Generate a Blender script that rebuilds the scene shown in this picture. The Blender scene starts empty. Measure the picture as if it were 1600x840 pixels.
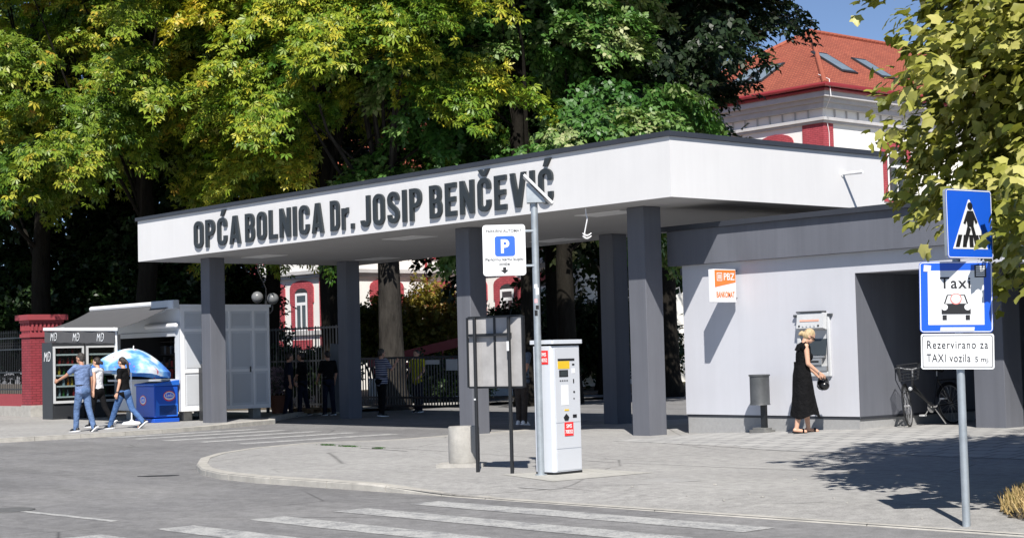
import bpy, bmesh, math, random
import numpy as np
from mathutils import Vector, Matrix, Euler

S = bpy.context.scene
COL = S.collection
R = math.radians
PI = math.pi

# ------------------------------------------------------------------ camera, sky, sun, exposure
YAW, PITCH, ROLL, EYE = 2.42900669, 5.14246e-02, -2.53934803e-02, 1.5
FPX = 2572.56
_f = Vector((math.cos(YAW) * math.cos(PITCH), math.sin(YAW) * math.cos(PITCH), math.sin(PITCH)))
_r = Vector((math.sin(YAW), -math.cos(YAW), 0))
_u = _r.cross(_f)
_c, _s = math.cos(ROLL), math.sin(ROLL)
_r, _u = _c * _r + _s * _u, -_s * _r + _c * _u
cam = bpy.data.cameras.new("camera")
cam.sensor_width = 36
cam.lens = FPX / 1600 * 36
cam.clip_start, cam.clip_end = 0.1, 3000
co = bpy.data.objects.new("camera", cam)
COL.objects.link(co)
mw = Matrix((_r, _u, -_f)).transposed().to_4x4()
mw.translation = (0, 0, EYE)
co.matrix_world = mw
S.camera = co

SUN = Vector((-0.71, 0.617, -1.0)).normalized()
w = bpy.data.worlds.new("World")
S.world = w
w.use_nodes = True
nt = w.node_tree
sky = nt.nodes.new("ShaderNodeTexSky")
sky.sky_type = 'NISHITA'
sky.sun_disc = False
sky.sun_elevation = R(46.8)
sky.sun_rotation = math.atan2(-SUN.x, -SUN.y)
sky.air_density, sky.dust_density, sky.ozone_density = 0.45, 0.0, 1.0
nt.nodes["Background"].inputs[1].default_value = 0.10
nt.links.new(sky.outputs[0], nt.nodes["Background"].inputs[0])
sun = bpy.data.lights.new("sun", 'SUN')
sun.energy, sun.angle, sun.color = 5.0, R(0.5), (1.0, 0.955, 0.89)
so = bpy.data.objects.new("sun", sun)
COL.objects.link(so)
so.rotation_euler = SUN.to_track_quat('-Z', 'Y').to_euler()
so.location = (0, 0, 60)
vs = S.view_settings
vs.view_transform, vs.look, vs.gamma, vs.use_curve_mapping = 'Standard', 'None', 1.0, False
vs.exposure = 0.48
S.cycles.use_denoising = True
S.cycles.max_bounces = 6
S.cycles.transparent_max_bounces = 12

FWD = Vector((math.cos(YAW), math.sin(YAW)))
RGT = Vector((math.sin(YAW), -math.cos(YAW)))
def plan(depth, lat, z=0.0):
    p = FWD * depth + RGT * lat
    return Vector((p.x, p.y, z))

# ------------------------------------------------------------------ materials
def new_mat(name):
    m = bpy.data.materials.new(name)
    m.use_nodes = True
    n = m.node_tree.nodes
    return m, n, m.node_tree.links, n["Principled BSDF"]

def coords(n, l, scale=(1, 1, 1), rot=(0, 0, 0)):
    tc = n.new("ShaderNodeTexCoord")
    mp = n.new("ShaderNodeMapping")
    mp.inputs["Scale"].default_value = scale
    mp.inputs["Rotation"].default_value = rot
    l.new(tc.outputs["Object"], mp.inputs[0])
    return mp.outputs[0]

def noise(n, l, vec, scale, detail=5, rough=.6):
    t = n.new("ShaderNodeTexNoise")
    t.inputs["Scale"].default_value = scale
    t.inputs["Detail"].default_value = detail
    t.inputs["Roughness"].default_value = rough
    l.new(vec, t.inputs["Vector"])
    return t.outputs["Fac"]

def ramp(n, l, fac, stops):
    r = n.new("ShaderNodeValToRGB")
    e = r.color_ramp.elements
    while len(e) < len(stops):
        e.new(.5)
    for i, (p, c) in enumerate(stops):
        e[i].position = p
        e[i].color = (*c, 1) if len(c) == 3 else c
    l.new(fac, r.inputs[0])
    return r.outputs[0]

def mixc(n, l, fac, a, b, mode='MIX'):
    m = n.new("ShaderNodeMix")
    m.data_type, m.blend_type = 'RGBA', mode
    for sock, v in ((m.inputs[0], fac), (m.inputs[6], a), (m.inputs[7], b)):
        if isinstance(v, (int, float)):
            sock.default_value = v
        elif isinstance(v, tuple):
            sock.default_value = (*v, 1)
        else:
            l.new(v, sock)
    return m.outputs[2]

def bump(n, l, bs, h, strength, dist=.02):
    b = n.new("ShaderNodeBump")
    b.inputs["Strength"].default_value = strength
    b.inputs["Distance"].default_value = dist
    l.new(h, b.inputs["Height"])
    l.new(b.outputs[0], bs.inputs["Normal"])

def sc_(c, k):
    return tuple(min(1, x * k) for x in c)

def mat(name, col, rough=.6, var=.12, scale=2.0, bmp=.0, bscale=40, metal=0.0, streak=False, spec=.5, bdist=.01):
    m, n, l, bs = new_mat(name)
    v = coords(n, l, (1, 1, .25) if streak else (1, 1, 1))
    f = noise(n, l, v, scale, 6, .65)
    c = ramp(n, l, f, [(.25, sc_(col, 1 - var)), (.75, sc_(col, 1 + var * .6))])
    l.new(c, bs.inputs["Base Color"])
    bs.inputs["Roughness"].default_value = rough
    bs.inputs["Metallic"].default_value = metal
    bs.inputs["Specular IOR Level"].default_value = spec
    if bmp:
        bump(n, l, bs, noise(n, l, v, bscale, 4), bmp, bdist)
    return m

def plaster(name, col, dirt=.12):
    """painted plaster with faint run-off streaks, blotches and trowel marks"""
    m, n, l, bs = new_mat(name)
    v = coords(n, l)
    sv = coords(n, l, (2.2, 2.2, .12))
    a = ramp(n, l, noise(n, l, sv, 1.6, 6, .7), [(.38, (1 - dirt,) * 3), (.60, (1.0,) * 3)])
    b = ramp(n, l, noise(n, l, v, .8, 5, .6), [(.3, (1 - dirt * .6,) * 3), (.65, (1.03,) * 3)])
    c = mixc(n, l, 1.0, mixc(n, l, 1.0, col, a, 'MULTIPLY'), b, 'MULTIPLY')
    l.new(c, bs.inputs["Base Color"])
    bs.inputs["Roughness"].default_value = .85
    bs.inputs["Specular IOR Level"].default_value = .3
    h = noise(n, l, v, 2.5, 4)
    bump(n, l, bs, mixc(n, l, .5, h, noise(n, l, v, 60, 3)), .25, .012)
    return m

def asphalt(name, a, b, patch=.25):
    m, n, l, bs = new_mat(name)
    v = coords(n, l)
    vs_ = coords(n, l, (.25, 1.2, 1))
    big = ramp(n, l, noise(n, l, v, .45, 7, .62), [(.3, a), (.7, b)])
    wear = ramp(n, l, noise(n, l, vs_, .6, 5, .7), [(.35, (1 - patch,) * 3), (.65, (1.0,) * 3)])
    c = mixc(n, l, 1.0, big, wear, 'MULTIPLY')
    mid = ramp(n, l, noise(n, l, v, 7, 4, .7), [(.3, (.76,) * 3), (.7, (1.16,) * 3)])
    c = mixc(n, l, 1.0, c, mid, 'MULTIPLY')
    fine = noise(n, l, v, 60, 3, .8)
    c = mixc(n, l, 1.0, c, ramp(n, l, fine, [(.3, (.72,) * 3), (.72, (1.25,) * 3)]), 'MULTIPLY')
    vo = n.new("ShaderNodeTexVoronoi")
    vo.feature = 'DISTANCE_TO_EDGE'
    vo.inputs["Scale"].default_value = .35
    mp = mixc(n, l, .25, v, n.new("ShaderNodeTexNoise").outputs["Color"])
    l.new(mp, vo.inputs["Vector"])
    crack = ramp(n, l, vo.outputs["Distance"], [(.0, (.35,) * 3), (.006, (1.0,) * 3)])
    cm = ramp(n, l, noise(n, l, v, .3, 2), [(.46, (0.,) * 3), (.56, (1.,) * 3)])
    stain = ramp(n, l, noise(n, l, v, 1.7, 5, .7), [(.60, (1.,) * 3), (.72, (.80,) * 3)])
    c = mixc(n, l, 1.0, c, stain, 'MULTIPLY')
    pale = ramp(n, l, noise(n, l, v, 2.6, 6, .75), [(.60, (1.,) * 3), (.75, (1.16,) * 3)])
    c = mixc(n, l, 1.0, c, pale, 'MULTIPLY')
    c = mixc(n, l, mixc(n, l, 1.0, cm, (.8,) * 3, 'MULTIPLY'), c, mixc(n, l, 1.0, c, crack, 'MULTIPLY'))
    l.new(c, bs.inputs["Base Color"])
    bs.inputs["Roughness"].default_value = .85
    bs.inputs["Specular IOR Level"].default_value = .3
    bump(n, l, bs, fine, .3, .005)
    return m

def brick_mat(name, c1, c2, mortar, w_=.25, h_=.075, ms=.012, amount=.5):
    m, n, l, bs = new_mat(name)
    tc = n.new("ShaderNodeTexCoord")
    sx = n.new("ShaderNodeSeparateXYZ")
    l.new(tc.outputs["Object"], sx.inputs[0])
    ad = n.new("ShaderNodeMath")
    l.new(sx.outputs[0], ad.inputs[0])
    l.new(sx.outputs[1], ad.inputs[1])
    cb = n.new("ShaderNodeCombineXYZ")
    l.new(ad.outputs[0], cb.inputs[0])
    l.new(sx.outputs[2], cb.inputs[1])
    b = n.new("ShaderNodeTexBrick")
    b.inputs["Scale"].default_value = 1
    b.inputs["Brick Width"].default_value = w_
    b.inputs["Row Height"].default_value = h_
    b.inputs["Mortar Size"].default_value = ms
    b.inputs["Color1"].default_value = (*c1, 1)
    b.inputs["Color2"].default_value = (*c2, 1)
    b.inputs["Mortar"].default_value = (*mortar, 1)
    l.new(cb.outputs[0], b.inputs["Vector"])
    v = tc.outputs["Object"]
    f = ramp(n, l, noise(n, l, v, 3, 5), [(.3, (.8,) * 3), (.7, (1.1,) * 3)])
    l.new(mixc(n, l, 1.0, b.outputs[0], f, 'MULTIPLY'), bs.inputs["Base Color"])
    bs.inputs["Roughness"].default_value = .75
    bump(n, l, bs, b.outputs["Fac"], -amount, .01)
    return m

def leaf_mat(name, stops, trans=.3, rough=.45, spec=.4):
    m, n, l, bs = new_mat(name)
    at = n.new("ShaderNodeAttribute")
    at.attribute_name = "tint"
    c = ramp(n, l, at.outputs["Fac"], stops)
    l.new(c, bs.inputs["Base Color"])
    bs.inputs["Roughness"].default_value = rough
    bs.inputs["Specular IOR Level"].default_value = spec
    tr = n.new("ShaderNodeBsdfTranslucent")
    l.new(mixc(n, l, 1.0, c, (1.15, 1.25, .5), 'MULTIPLY'), tr.inputs[0])
    mx = n.new("ShaderNodeMixShader")
    mx.inputs[0].default_value = trans
    l.new(bs.outputs[0], mx.inputs[1])
    l.new(tr.outputs[0], mx.inputs[2])
    l.new(mx.outputs[0], n["Material Output"].inputs[0])
    return m

def glass_mat(name, tint=(.8, .85, .85), refl=.12):
    m, n, l, bs = new_mat(name)
    t = n.new("ShaderNodeBsdfTransparent")
    t.inputs[0].default_value = (*tint, 1)
    bs.inputs["Base Color"].default_value = (.02, .02, .02, 1)
    bs.inputs["Roughness"].default_value = .03
    mx = n.new("ShaderNodeMixShader")
    mx.inputs[0].default_value = refl
    l.new(t.outputs[0], mx.inputs[1])
    l.new(bs.outputs[0], mx.inputs[2])
    l.new(mx.outputs[0], n["Material Output"].inputs[0])
    return m

M = {}
M['road'] = asphalt('road_asphalt', (.205, .203, .206), (.268, .264, .262))
M['pave'] = asphalt('pavement_asphalt', (.325, .318, .308), (.40, .392, .376), .12)
M['kerb'] = mat('kerb_concrete', (.43, .41, .37), .85, .3, 4, .4, 60)
M['conc'] = mat('concrete', (.40, .385, .355), .85, .25, 6, .5, 50)
def paint_mat():
    m, n, l, bs = new_mat('worn_road_paint')
    v = coords(n, l)
    f = noise(n, l, v, 5, 8, .75)
    f2 = noise(n, l, v, 40, 3, .7)
    c = ramp(n, l, f, [(.38, (.24, .24, .245)), (.52, (.40, .40, .39)), (.7, (.48, .475, .46))])
    c = mixc(n, l, 1.0, c, ramp(n, l, f2, [(.3, (.7,) * 3), (.6, (1.08,) * 3)]), 'MULTIPLY')
    l.new(c, bs.inputs["Base Color"])
    bs.inputs["Roughness"].default_value = .8
    return m
M['paint_line'] = paint_mat()
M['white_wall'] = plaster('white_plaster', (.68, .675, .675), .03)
M['soffit'] = mat('shaded_soffit_paint', (.36, .355, .355), .8, .06, 1, .1, 60)  # greyer than its white paint; the underside's shade is put into the colour
M['grey_col'] = plaster('grey_plaster', (.132, .138, .160), .12)
M['atm_wall'] = plaster('lilac_grey_plaster', (.55, .56, .605), .035)
M['atm_grey'] = plaster('mid_grey_plaster', (.140, .148, .175), .12)
M['plinth'] = mat('plinth_plaster', (.34, .34, .34), .9, .12, 20, .5, 90)
M['cap'] = mat('dark_sheet_metal', (.035, .038, .048), .45, .15, 3)
M['letters'] = mat('slate_letter_paint', (.026, .032, .036), .5, .06, 3)
M['letter_edge'] = M['letters']
M['white_paint'] = mat('white_paint', (.82, .82, .82), .4, .03, 3)
M['white_pvc'] = mat('white_pvc', (.82, .82, .83), .35, .03, 3)
M['kiosk'] = mat('kiosk_panel', (.62, .64, .67), .4, .04, 2)
M['kiosk_dark'] = mat('kiosk_inset_panel', (.52, .54, .57), .4, .05, 2)
M['black'] = mat('black_metal', (.015, .016, .018), .4, .1, 4)
M['dark'] = mat('interior_shade', (.03, .03, .033), .7, .2, 3)  # near-black tone that carries the shade inside openings
M['anthracite'] = mat('anthracite_panel', (.03, .032, .036), .4, .1, 3)
M['awning'] = mat('grey_awning_cloth', (.085, .085, .09), .85, .1, 4)
M['galv'] = mat('galvanised_steel', (.42, .46, .49), .5, .2, 9, .0, 40, .55)
M['steel'] = mat('stainless_steel', (.5, .5, .5), .35, .1, 8, 0, 40, .7)
M['grey_plastic'] = mat('grey_plastic', (.56, .57, .58), .5, .08, 5)
M['dark_plastic'] = mat('dark_plastic', (.05, .055, .06), .5, .1, 5)
M['machine'] = mat('ticket_machine_paint', (.60, .63, .68), .4, .03, 3)
M['machine2'] = mat('ticket_machine_front', (.56, .58, .62), .4, .03, 3)
M['blue_sign'] = mat('sign_blue', (.01, .10, .62), .35, .03, 3)
M['blue_park'] = mat('parking_blue', (.04, .14, .85), .35, .03, 3)
M['sign_white'] = mat('sign_white', (.78, .79, .80), .35, .04, 4)
M['ink'] = mat('sign_ink', (.012, .012, .014), .5, .05, 4)
M['red'] = mat('sticker_red', (.75, .03, .03), .45, .05, 4)
M['orange'] = mat('sign_orange', (.90, .20, .035), .4, .03, 4)
M['yellow'] = mat('yellow_label', (.75, .5, .03), .5, .05, 4)
M['ledo_blue'] = mat('freezer_blue', (.01, .085, .50), .35, .1, 3)
M['brick'] = brick_mat('painted_red_brick', (.27, .032, .045), (.31, .042, .055), (.15, .02, .026))
M['brick_cap'] = mat('painted_red_stone', (.31, .05, .06), .7, .12, 5, .2, 40)
M['trim_red'] = brick_mat('red_building_brick', (.40, .06, .075), (.44, .075, .09), (.25, .035, .045), .3, .1, .014, .3)
M['bwhite'] = mat('white_building_plaster', (.80, .79, .76), .85, .05, .6, .1, 20)
M['cornice'] = mat('grey_cornice', (.50, .49, .49), .8, .15, 1.2, .1, 20)
M['gutter'] = mat('red_gutter', (.27, .03, .035), .45, .1, 2)
M['pane'] = mat('dark_window_pane', (.05, .06, .065), .06, .25, 1.5)
M['skylight'] = mat('skylight_pane', (.20, .25, .29), .05, .2, 2)
M['bark'] = mat('grey_bark', (.042, .038, .034), .95, .6, 6, 1.0, 18, streak=True, spec=.08, bdist=.03)
M['bark_dark'] = mat('dark_bark', (.018, .016, .013), .95, .5, 6, 1.0, 18, streak=True, spec=.08, bdist=.03)
M['skin'] = mat('tanned_skin', (.50, .26, .17), .5, .06, 8)
M['skin2'] = mat('fair_skin', (.62, .36, .25), .5, .06, 8)
M['hair'] = mat('dark_brown_hair', (.03, .018, .012), .45, .4, 30, .9, 45, streak=True, bdist=.02)
M['hair_grey'] = mat('short_greying_hair', (.05, .042, .036), .6, .4, 30, .9, 45, streak=True, bdist=.02)
M['blonde'] = mat('blonde_hair', (.52, .39, .22), .45, .35, 30, .9, 45, streak=True, bdist=.02)
M['polo'] = mat('blue_grey_polo_cloth', (.17, .24, .42), .9, .18, 9, 1.0, 11, spec=.15, bdist=.045)
M['jeans'] = mat('faded_denim', (.115, .185, .34), .9, .35, 8, 1.0, 11, spec=.15, bdist=.045)
M['jeans2'] = mat('blue_denim', (.075, .15, .33), .9, .4, 8, 1.0, 11, spec=.15, bdist=.045)
M['blackcloth'] = mat('black_cloth', (.006, .006, .007), .85, .3, 8, 1.0, 11, spec=.15, bdist=.045)
M['whitecloth'] = mat('white_cloth', (.7, .7, .72), .85, .15, 9, 1.0, 11, spec=.15, bdist=.045)
M['brownpant'] = mat('brown_grey_cloth', (.055, .045, .04), .9, .3, 7, 1.0, 11, spec=.15, bdist=.045)
M['greyshirt'] = mat('slate_blue_cloth', (.12, .15, .20), .9, .2, 8, 1.0, 11, spec=.15, bdist=.045)
M['vest'] = mat('high_visibility_yellow', (.55, .5, .02), .8, .15, 8, 1.0, 11, spec=.15, bdist=.045)
M['navy'] = mat('navy_cloth', (.012, .015, .03), .9, .2, 8, 1.0, 11, spec=.15, bdist=.045)
M['soil'] = mat('bare_soil', (.10, .08, .055), .95, .4, 1.5, .6, 20)
M['lawn'] = mat('dry_lawn', (.26, .21, .085), .95, .5, 1.2, .8, 30)
M['glass'] = glass_mat('fridge_glass')
M['terracotta'] = mat('terracotta', (.2, .08, .045), .8, .15, 6)
M['wood'] = mat('weathered_wood', (.16, .1, .05), .8, .3, 8)
M['tile_dark'] = mat('ridge_tile', (.33, .09, .05), .8, .2, 8)

def roof_mat():
    m, n, l, bs = new_mat('clay_roof_tiles')
    tc = n.new("ShaderNodeTexCoord")
    sx = n.new("ShaderNodeSeparateXYZ")
    l.new(tc.outputs["Object"], sx.inputs[0])
    ad = n.new("ShaderNodeMath")
    l.new(sx.outputs[0], ad.inputs[0])
    l.new(sx.outputs[1], ad.inputs[1])
    cb = n.new("ShaderNodeCombineXYZ")
    l.new(ad.outputs[0], cb.inputs[0])
    l.new(sx.outputs[2], cb.inputs[1])
    b = n.new("ShaderNodeTexBrick")
    b.inputs["Scale"].default_value = 1
    b.inputs["Brick Width"].default_value = .22
    b.inputs["Row Height"].default_value = .15
    b.inputs["Mortar Size"].default_value = .02
    b.inputs["Color1"].default_value = (.35, .098, .052, 1)
    b.inputs["Color2"].default_value = (.29, .074, .04, 1)
    b.inputs["Mortar"].default_value = (.17, .038, .024, 1)
    l.new(cb.outputs[0], b.inputs["Vector"])
    f = ramp(n, l, noise(n, l, tc.outputs["Object"], .8, 6), [(.3, (.85,) * 3), (.7, (1.12,) * 3)])
    l.new(mixc(n, l, 1.0, b.outputs[0], f, 'MULTIPLY'), bs.inputs["Base Color"])
    bs.inputs["Roughness"].default_value = .75
    bump(n, l, bs, b.outputs["Fac"], -.5, .03)
    return m
M['roof'] = roof_mat()

def paver_mat():
    m, n, l, bs = new_mat('concrete_pavers')
    v = coords(n, l)
    b = n.new("ShaderNodeTexBrick")
    b.offset = .5
    b.inputs["Scale"].default_value = 1
    b.inputs["Brick Width"].default_value = .40
    b.inputs["Row Height"].default_value = .40
    b.inputs["Mortar Size"].default_value = .03
    b.inputs["Mortar Smooth"].default_value = .3
    b.inputs["Color1"].default_value = (.36, .355, .345, 1)
    b.inputs["Color2"].default_value = (.41, .405, .39, 1)
    b.inputs["Mortar"].default_value = (.22, .22, .22, 1)
    l.new(v, b.inputs["Vector"])
    f = ramp(n, l, noise(n, l, v, 1.1, 6), [(.3, (.86,) * 3), (.7, (1.06,) * 3)])
    l.new(mixc(n, l, 1.0, b.outputs[0], f, 'MULTIPLY'), bs.inputs["Base Color"])
    bs.inputs["Roughness"].default_value = .85
    bump(n, l, bs, noise(n, l, v, 80, 3), .3, .006)
    return m
M['paver'] = paver_mat()

M['leaf_chestnut'] = leaf_mat('chestnut_leaves', [(.0, (.03, .085, .008)), (.3, (.085, .16, .014)), (.58, (.185, .255, .023)), (.8, (.36, .34, .037)), (1., (.44, .24, .04))], .12)
M['leaf_yellow'] = leaf_mat('yellowing_chestnut_leaves', [(.0, (.04, .11, .010)), (.3, (.11, .20, .016)), (.55, (.26, .31, .027)), (.8, (.50, .44, .04)), (1., (.55, .30, .04))], .14)
M['leaf_linden'] = leaf_mat('linden_leaves', [(.0, (.025, .085, .014)), (.45, (.065, .155, .025)), (.72, (.15, .235, .06)), (1., (.36, .38, .18))], .12)
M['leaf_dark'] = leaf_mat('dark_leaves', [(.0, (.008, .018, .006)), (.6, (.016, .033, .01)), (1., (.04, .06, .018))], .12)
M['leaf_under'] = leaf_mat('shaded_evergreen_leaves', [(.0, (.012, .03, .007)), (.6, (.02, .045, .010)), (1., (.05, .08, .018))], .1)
M['leaf_plane'] = leaf_mat('plane_tree_leaves', [(.0, (.05, .07, .012)), (.35, (.13, .15, .02)), (.65, (.28, .28, .05)), (.85, (.40, .40, .10)), (1., (.46, .43, .14))], .22)
M['leaf_bush'] = leaf_mat('bronzing_shrub_leaves', [(.0, (.07, .09, .014)), (.5, (.2, .19, .03)), (.8, (.30, .22, .04)), (1., (.30, .13, .04))], .25)
M['grass'] = leaf_mat('dry_grass_blades', [(.0, (.14, .13, .04)), (.3, (.34, .24, .10)), (.7, (.50, .36, .17)), (1., (.56, .44, .24))], .2, .8, .2)
M['flowers'] = leaf_mat('pale_flower_heads', [(.0, (.05, .08, .03)), (.4, (.2, .14, .2)), (1., (.5, .36, .48))], .2)

# ------------------------------------------------------------------ object helpers
def tag(o, label=None, cat=None, group=None, kind=None):
    for k, v in (('label', label), ('category', cat), ('group', group), ('kind', kind)):
        if v is not None:
            o[k] = v
    return o

def thing(name, label, cat, loc=(0, 0, 0), rz=0.0, group=None):
    o = bpy.data.objects.new(name, None)
    o.empty_display_size = .2
    COL.objects.link(o)
    o.location = loc
    o.rotation_euler = (0, 0, rz)
    return tag(o, label, cat, group)

def root_of(o):
    while o.parent:
        o = o.parent
    return o

def dup(root, loc, rz=None, label=None):
    r = root.copy()
    COL.objects.link(r)
    r.location = loc
    if rz is not None:
        r.rotation_euler = (0, 0, rz)
    if label:
        r['label'] = label
    for ch in list(root.children):
        c = ch.copy()
        COL.objects.link(c)
        c.parent = r
        for g in list(ch.children):
            d = g.copy()
            COL.objects.link(d)
            d.parent = c
    return r

class MB:
    def __init__(self):
        self.v, self.f, self.m, self.sm = [], [], [], []
    def add(self, vs, fs, mi=0, smooth=False):
        o = len(self.v)
        self.v += [tuple(p) for p in vs]
        for f in fs:
            self.f.append([i + o for i in f])
            self.m.append(mi)
            self.sm.append(smooth)
        return self
    def box(self, c, s, rz=0, mi=0, rot=None):
        hx, hy, hz = s[0] / 2, s[1] / 2, s[2] / 2
        vs = [Vector((x, y, z)) for z in (-hz, hz) for y in (-hy, hy) for x in (-hx, hx)]
        mt = rot.to_3x3() if rot is not None else Matrix.Rotation(rz, 3, 'Z')
        vs = [mt @ p + Vector(c) for p in vs]
        return self.add(vs, [(0, 2, 3, 1), (4, 5, 7, 6), (0, 1, 5, 4), (1, 3, 7, 5), (3, 2, 6, 7), (2, 0, 4, 6)], mi)
    def bb(self, x0, x1, y0, y1, z0, z1, mi=0):
        return self.box(((x0 + x1) / 2, (y0 + y1) / 2, (z0 + z1) / 2), (abs(x1 - x0), abs(y1 - y0), abs(z1 - z0)), 0, mi)
    def cyl(self, a, b, r0, r1=None, n=12, mi=0, cap=True):
        return self.tube([a, b], [r0, r0 if r1 is None else r1], n, mi, cap)
    def tube(self, pts, rad, n=8, mi=0, cap=True, closed=False):
        pts = [Vector(p) for p in pts]
        if not hasattr(rad, '__len__'):
            rad = [rad] * len(pts)
        vs, fs = [], []
        up = None
        N = len(pts)
        for i, p in enumerate(pts):
            if closed:
                t = pts[(i + 1) % N] - pts[i - 1]
            else:
                t = pts[min(i + 1, N - 1)] - pts[max(i - 1, 0)]
            t.normalize()
            if up is None:
                up = Vector((0, 0, 1)) if abs(t.z) < .9 else Vector((1, 0, 0))
            x = t.cross(up)
            if x.length < 1e-5:
                x = t.orthogonal()
            x.normalize()
            y = x.cross(t)
            up = y
            for k in range(n):
                a = 2 * PI * k / n
                vs.append(p + (x * math.cos(a) + y * math.sin(a)) * rad[i])
        for i in range(N if closed else N - 1):
            j = (i + 1) % N
            for k in range(n):
                fs.append((i * n + k, i * n + (k + 1) % n, j * n + (k + 1) % n, j * n + k))
        self.add(vs, fs, mi, True)
        if cap and not closed:
            o = len(self.v) - len(vs)
            self.f += [[o + k for k in range(n)][::-1], [o + (N - 1) * n + k for k in range(n)]]
            self.m += [mi, mi]
            self.sm += [False, False]
        return self
    def sph(self, c, r, nu=16, nv=10, mi=0, rot=None):
        if not hasattr(r, '__len__'):
            r = (r, r, r)
        vs, fs = [], []
        for j in range(nv + 1):
            t = PI * j / nv
            for i in range(nu):
                a = 2 * PI * i / nu
                p = Vector((r[0] * math.sin(t) * math.cos(a), r[1] * math.sin(t) * math.sin(a), r[2] * math.cos(t)))
                if rot is not None:
                    p = rot @ p
                vs.append(p + Vector(c))
        for j in range(nv):
            for i in range(nu):
                fs.append((j * nu + i, (j + 1) * nu + i, (j + 1) * nu + (i + 1) % nu, j * nu + (i + 1) % nu))
        return self.add(vs, fs, mi, True)
    def lathe(self, c, prof, n=24, mi=0):
        vs, fs = [], []
        for r, z in prof:
            for i in range(n):
                a = 2 * PI * i / n
                vs.append((c[0] + r * math.cos(a), c[1] + r * math.sin(a), c[2] + z))
        for j in range(len(prof) - 1):
            for i in range(n):
                fs.append((j * n + i, j * n + (i + 1) % n, (j + 1) * n + (i + 1) % n, (j + 1) * n + i))
        return self.add(vs, fs, mi, True)
    def prism(self, poly, o, ux, uy, d, mi=0, mi_side=None):
        # polygon (counter-clockwise seen from the front) pushed back by d along -(ux x uy)
        o, ux, uy = Vector(o), Vector(ux), Vector(uy)
        nn = ux.cross(uy).normalized()
        n = len(poly)
        A = [o + ux * p[0] + uy * p[1] for p in poly]
        B = [p - nn * d for p in A]
        self.add(A + B, [list(range(n)), list(range(2 * n - 1, n - 1, -1))], mi)
        self.add(A + B, [(i, i + n, (i + 1) % n + n, (i + 1) % n) for i in range(n)], mi if mi_side is None else mi_side)
        return self
    def build(self, name, mats, parent=None, local=False, bevel=0.0, angle=.6, seg=2):
        me = bpy.data.meshes.new(name)
        v = self.v
        if parent is not None and not local:
            L = root_of(parent).location
            v = [(p[0] - L.x, p[1] - L.y, p[2] - L.z) for p in v]
        me.from_pydata(v, [], self.f)
        if not isinstance(mats, (list, tuple)):
            mats = [mats]
        for m in mats:
            me.materials.append(m)
        me.polygons.foreach_set('material_index', self.m)
        me.polygons.foreach_set('use_smooth', self.sm)
        me.validate()
        me.update()
        me.set_sharp_from_angle(angle=angle)
        o = bpy.data.objects.new(name, me)
        COL.objects.link(o)
        if parent is not None:
            o.parent = parent
        if bevel:
            b = o.modifiers.new('bevel', 'BEVEL')
            b.width, b.segments, b.limit_method, b.angle_limit = bevel, seg, 'ANGLE', R(40)
        return o

def mesh_of_curve(cu):
    o = bpy.data.objects.new('t', cu)
    me = bpy.data.meshes.new_from_object(o)
    bpy.data.objects.remove(o)
    return me

def put_mesh(mb, me, fn, mi=0):
    mb.add([fn(v.co) for v in me.vertices], [list(p.vertices) for p in me.polygons], mi)
    bpy.data.meshes.remove(me)

def text_into(mb, body, o, ux, uy, height, width=None, depth=.003, mi=0, bold=0.0, align='C', shear=0, spacing=1.0):
    """flat raised lettering; o is the middle (or left end) of the base line, ux / uy unit vectors of the face"""
    cu = bpy.data.curves.new('t', 'FONT')
    cu.body, cu.size, cu.offset, cu.shear, cu.space_character = body, 1, bold, shear, spacing
    cu.extrude = .02
    cu.resolution_u = 3
    me = mesh_of_curve(cu)
    xs = [v.co.x for v in me.vertices]
    x0, x1 = min(xs), max(xs)
    ky = height / .70
    kx = ky if width is None else width / (x1 - x0)
    o, ux, uy = Vector(o), Vector(ux), Vector(uy)
    nn = ux.cross(uy)
    sh = (x0 + x1) / 2 if align == 'C' else x0
    put_mesh(mb, me, lambda c: o + ux * ((c.x - sh) * kx) + uy * (c.y * ky) + nn * (depth * (c.z / .02 + 1) / 2), mi)

def disc_poly(cx, cy, rx, ry=None, n=24):
    ry = rx if ry is None else ry
    return [(cx + rx * math.cos(2 * PI * i / n), cy + ry * math.sin(2 * PI * i / n)) for i in range(n)]

def rrect(x0, y0, x1, y1, rl, rr=None, n=6):
    rr = rl if rr is None else rr
    pts = []
    for cx, cy, r, a0 in ((x1 - rr, y0 + rr, rr, -PI / 2), (x1 - rr, y1 - rr, rr, 0), (x0 + rl, y1 - rl, rl, PI / 2), (x0 + rl, y0 + rl, rl, PI)):
        if r <= 0:
            pts.append((cx, cy))
        else:
            pts += [(cx + r * math.cos(a0 + PI / 2 * k / n), cy + r * math.sin(a0 + PI / 2 * k / n)) for k in range(n + 1)]
    return pts

def np_mesh(name, V, F, mat_, parent=None, tint=None, loc=None, smooth=False):
    me = bpy.data.meshes.new(name)
    nv, nf, k = len(V), len(F), F.shape[1]
    if loc is not None:
        V = V - np.array(loc)
    me.vertices.add(nv)
    me.vertices.foreach_set('co', np.ascontiguousarray(V, dtype=np.float32).ravel())
    me.loops.add(nf * k)
    me.loops.foreach_set('vertex_index', np.ascontiguousarray(F, dtype=np.int32).ravel())
    me.polygons.add(nf)
    me.polygons.foreach_set('loop_start', np.arange(0, nf * k, k, dtype=np.int32))
    if tint is not None:
        a = me.attributes.new('tint', 'FLOAT', 'FACE')
        a.data.foreach_set('value', np.ascontiguousarray(tint, dtype=np.float32))
    me.materials.append(mat_)
    me.update(calc_edges=True)
    if smooth:
        me.polygons.foreach_set('use_smooth', np.ones(nf, dtype=bool))
    o = bpy.data.objects.new(name, me)
    COL.objects.link(o)
    if parent is not None:
        o.parent = parent
    return o

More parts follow.
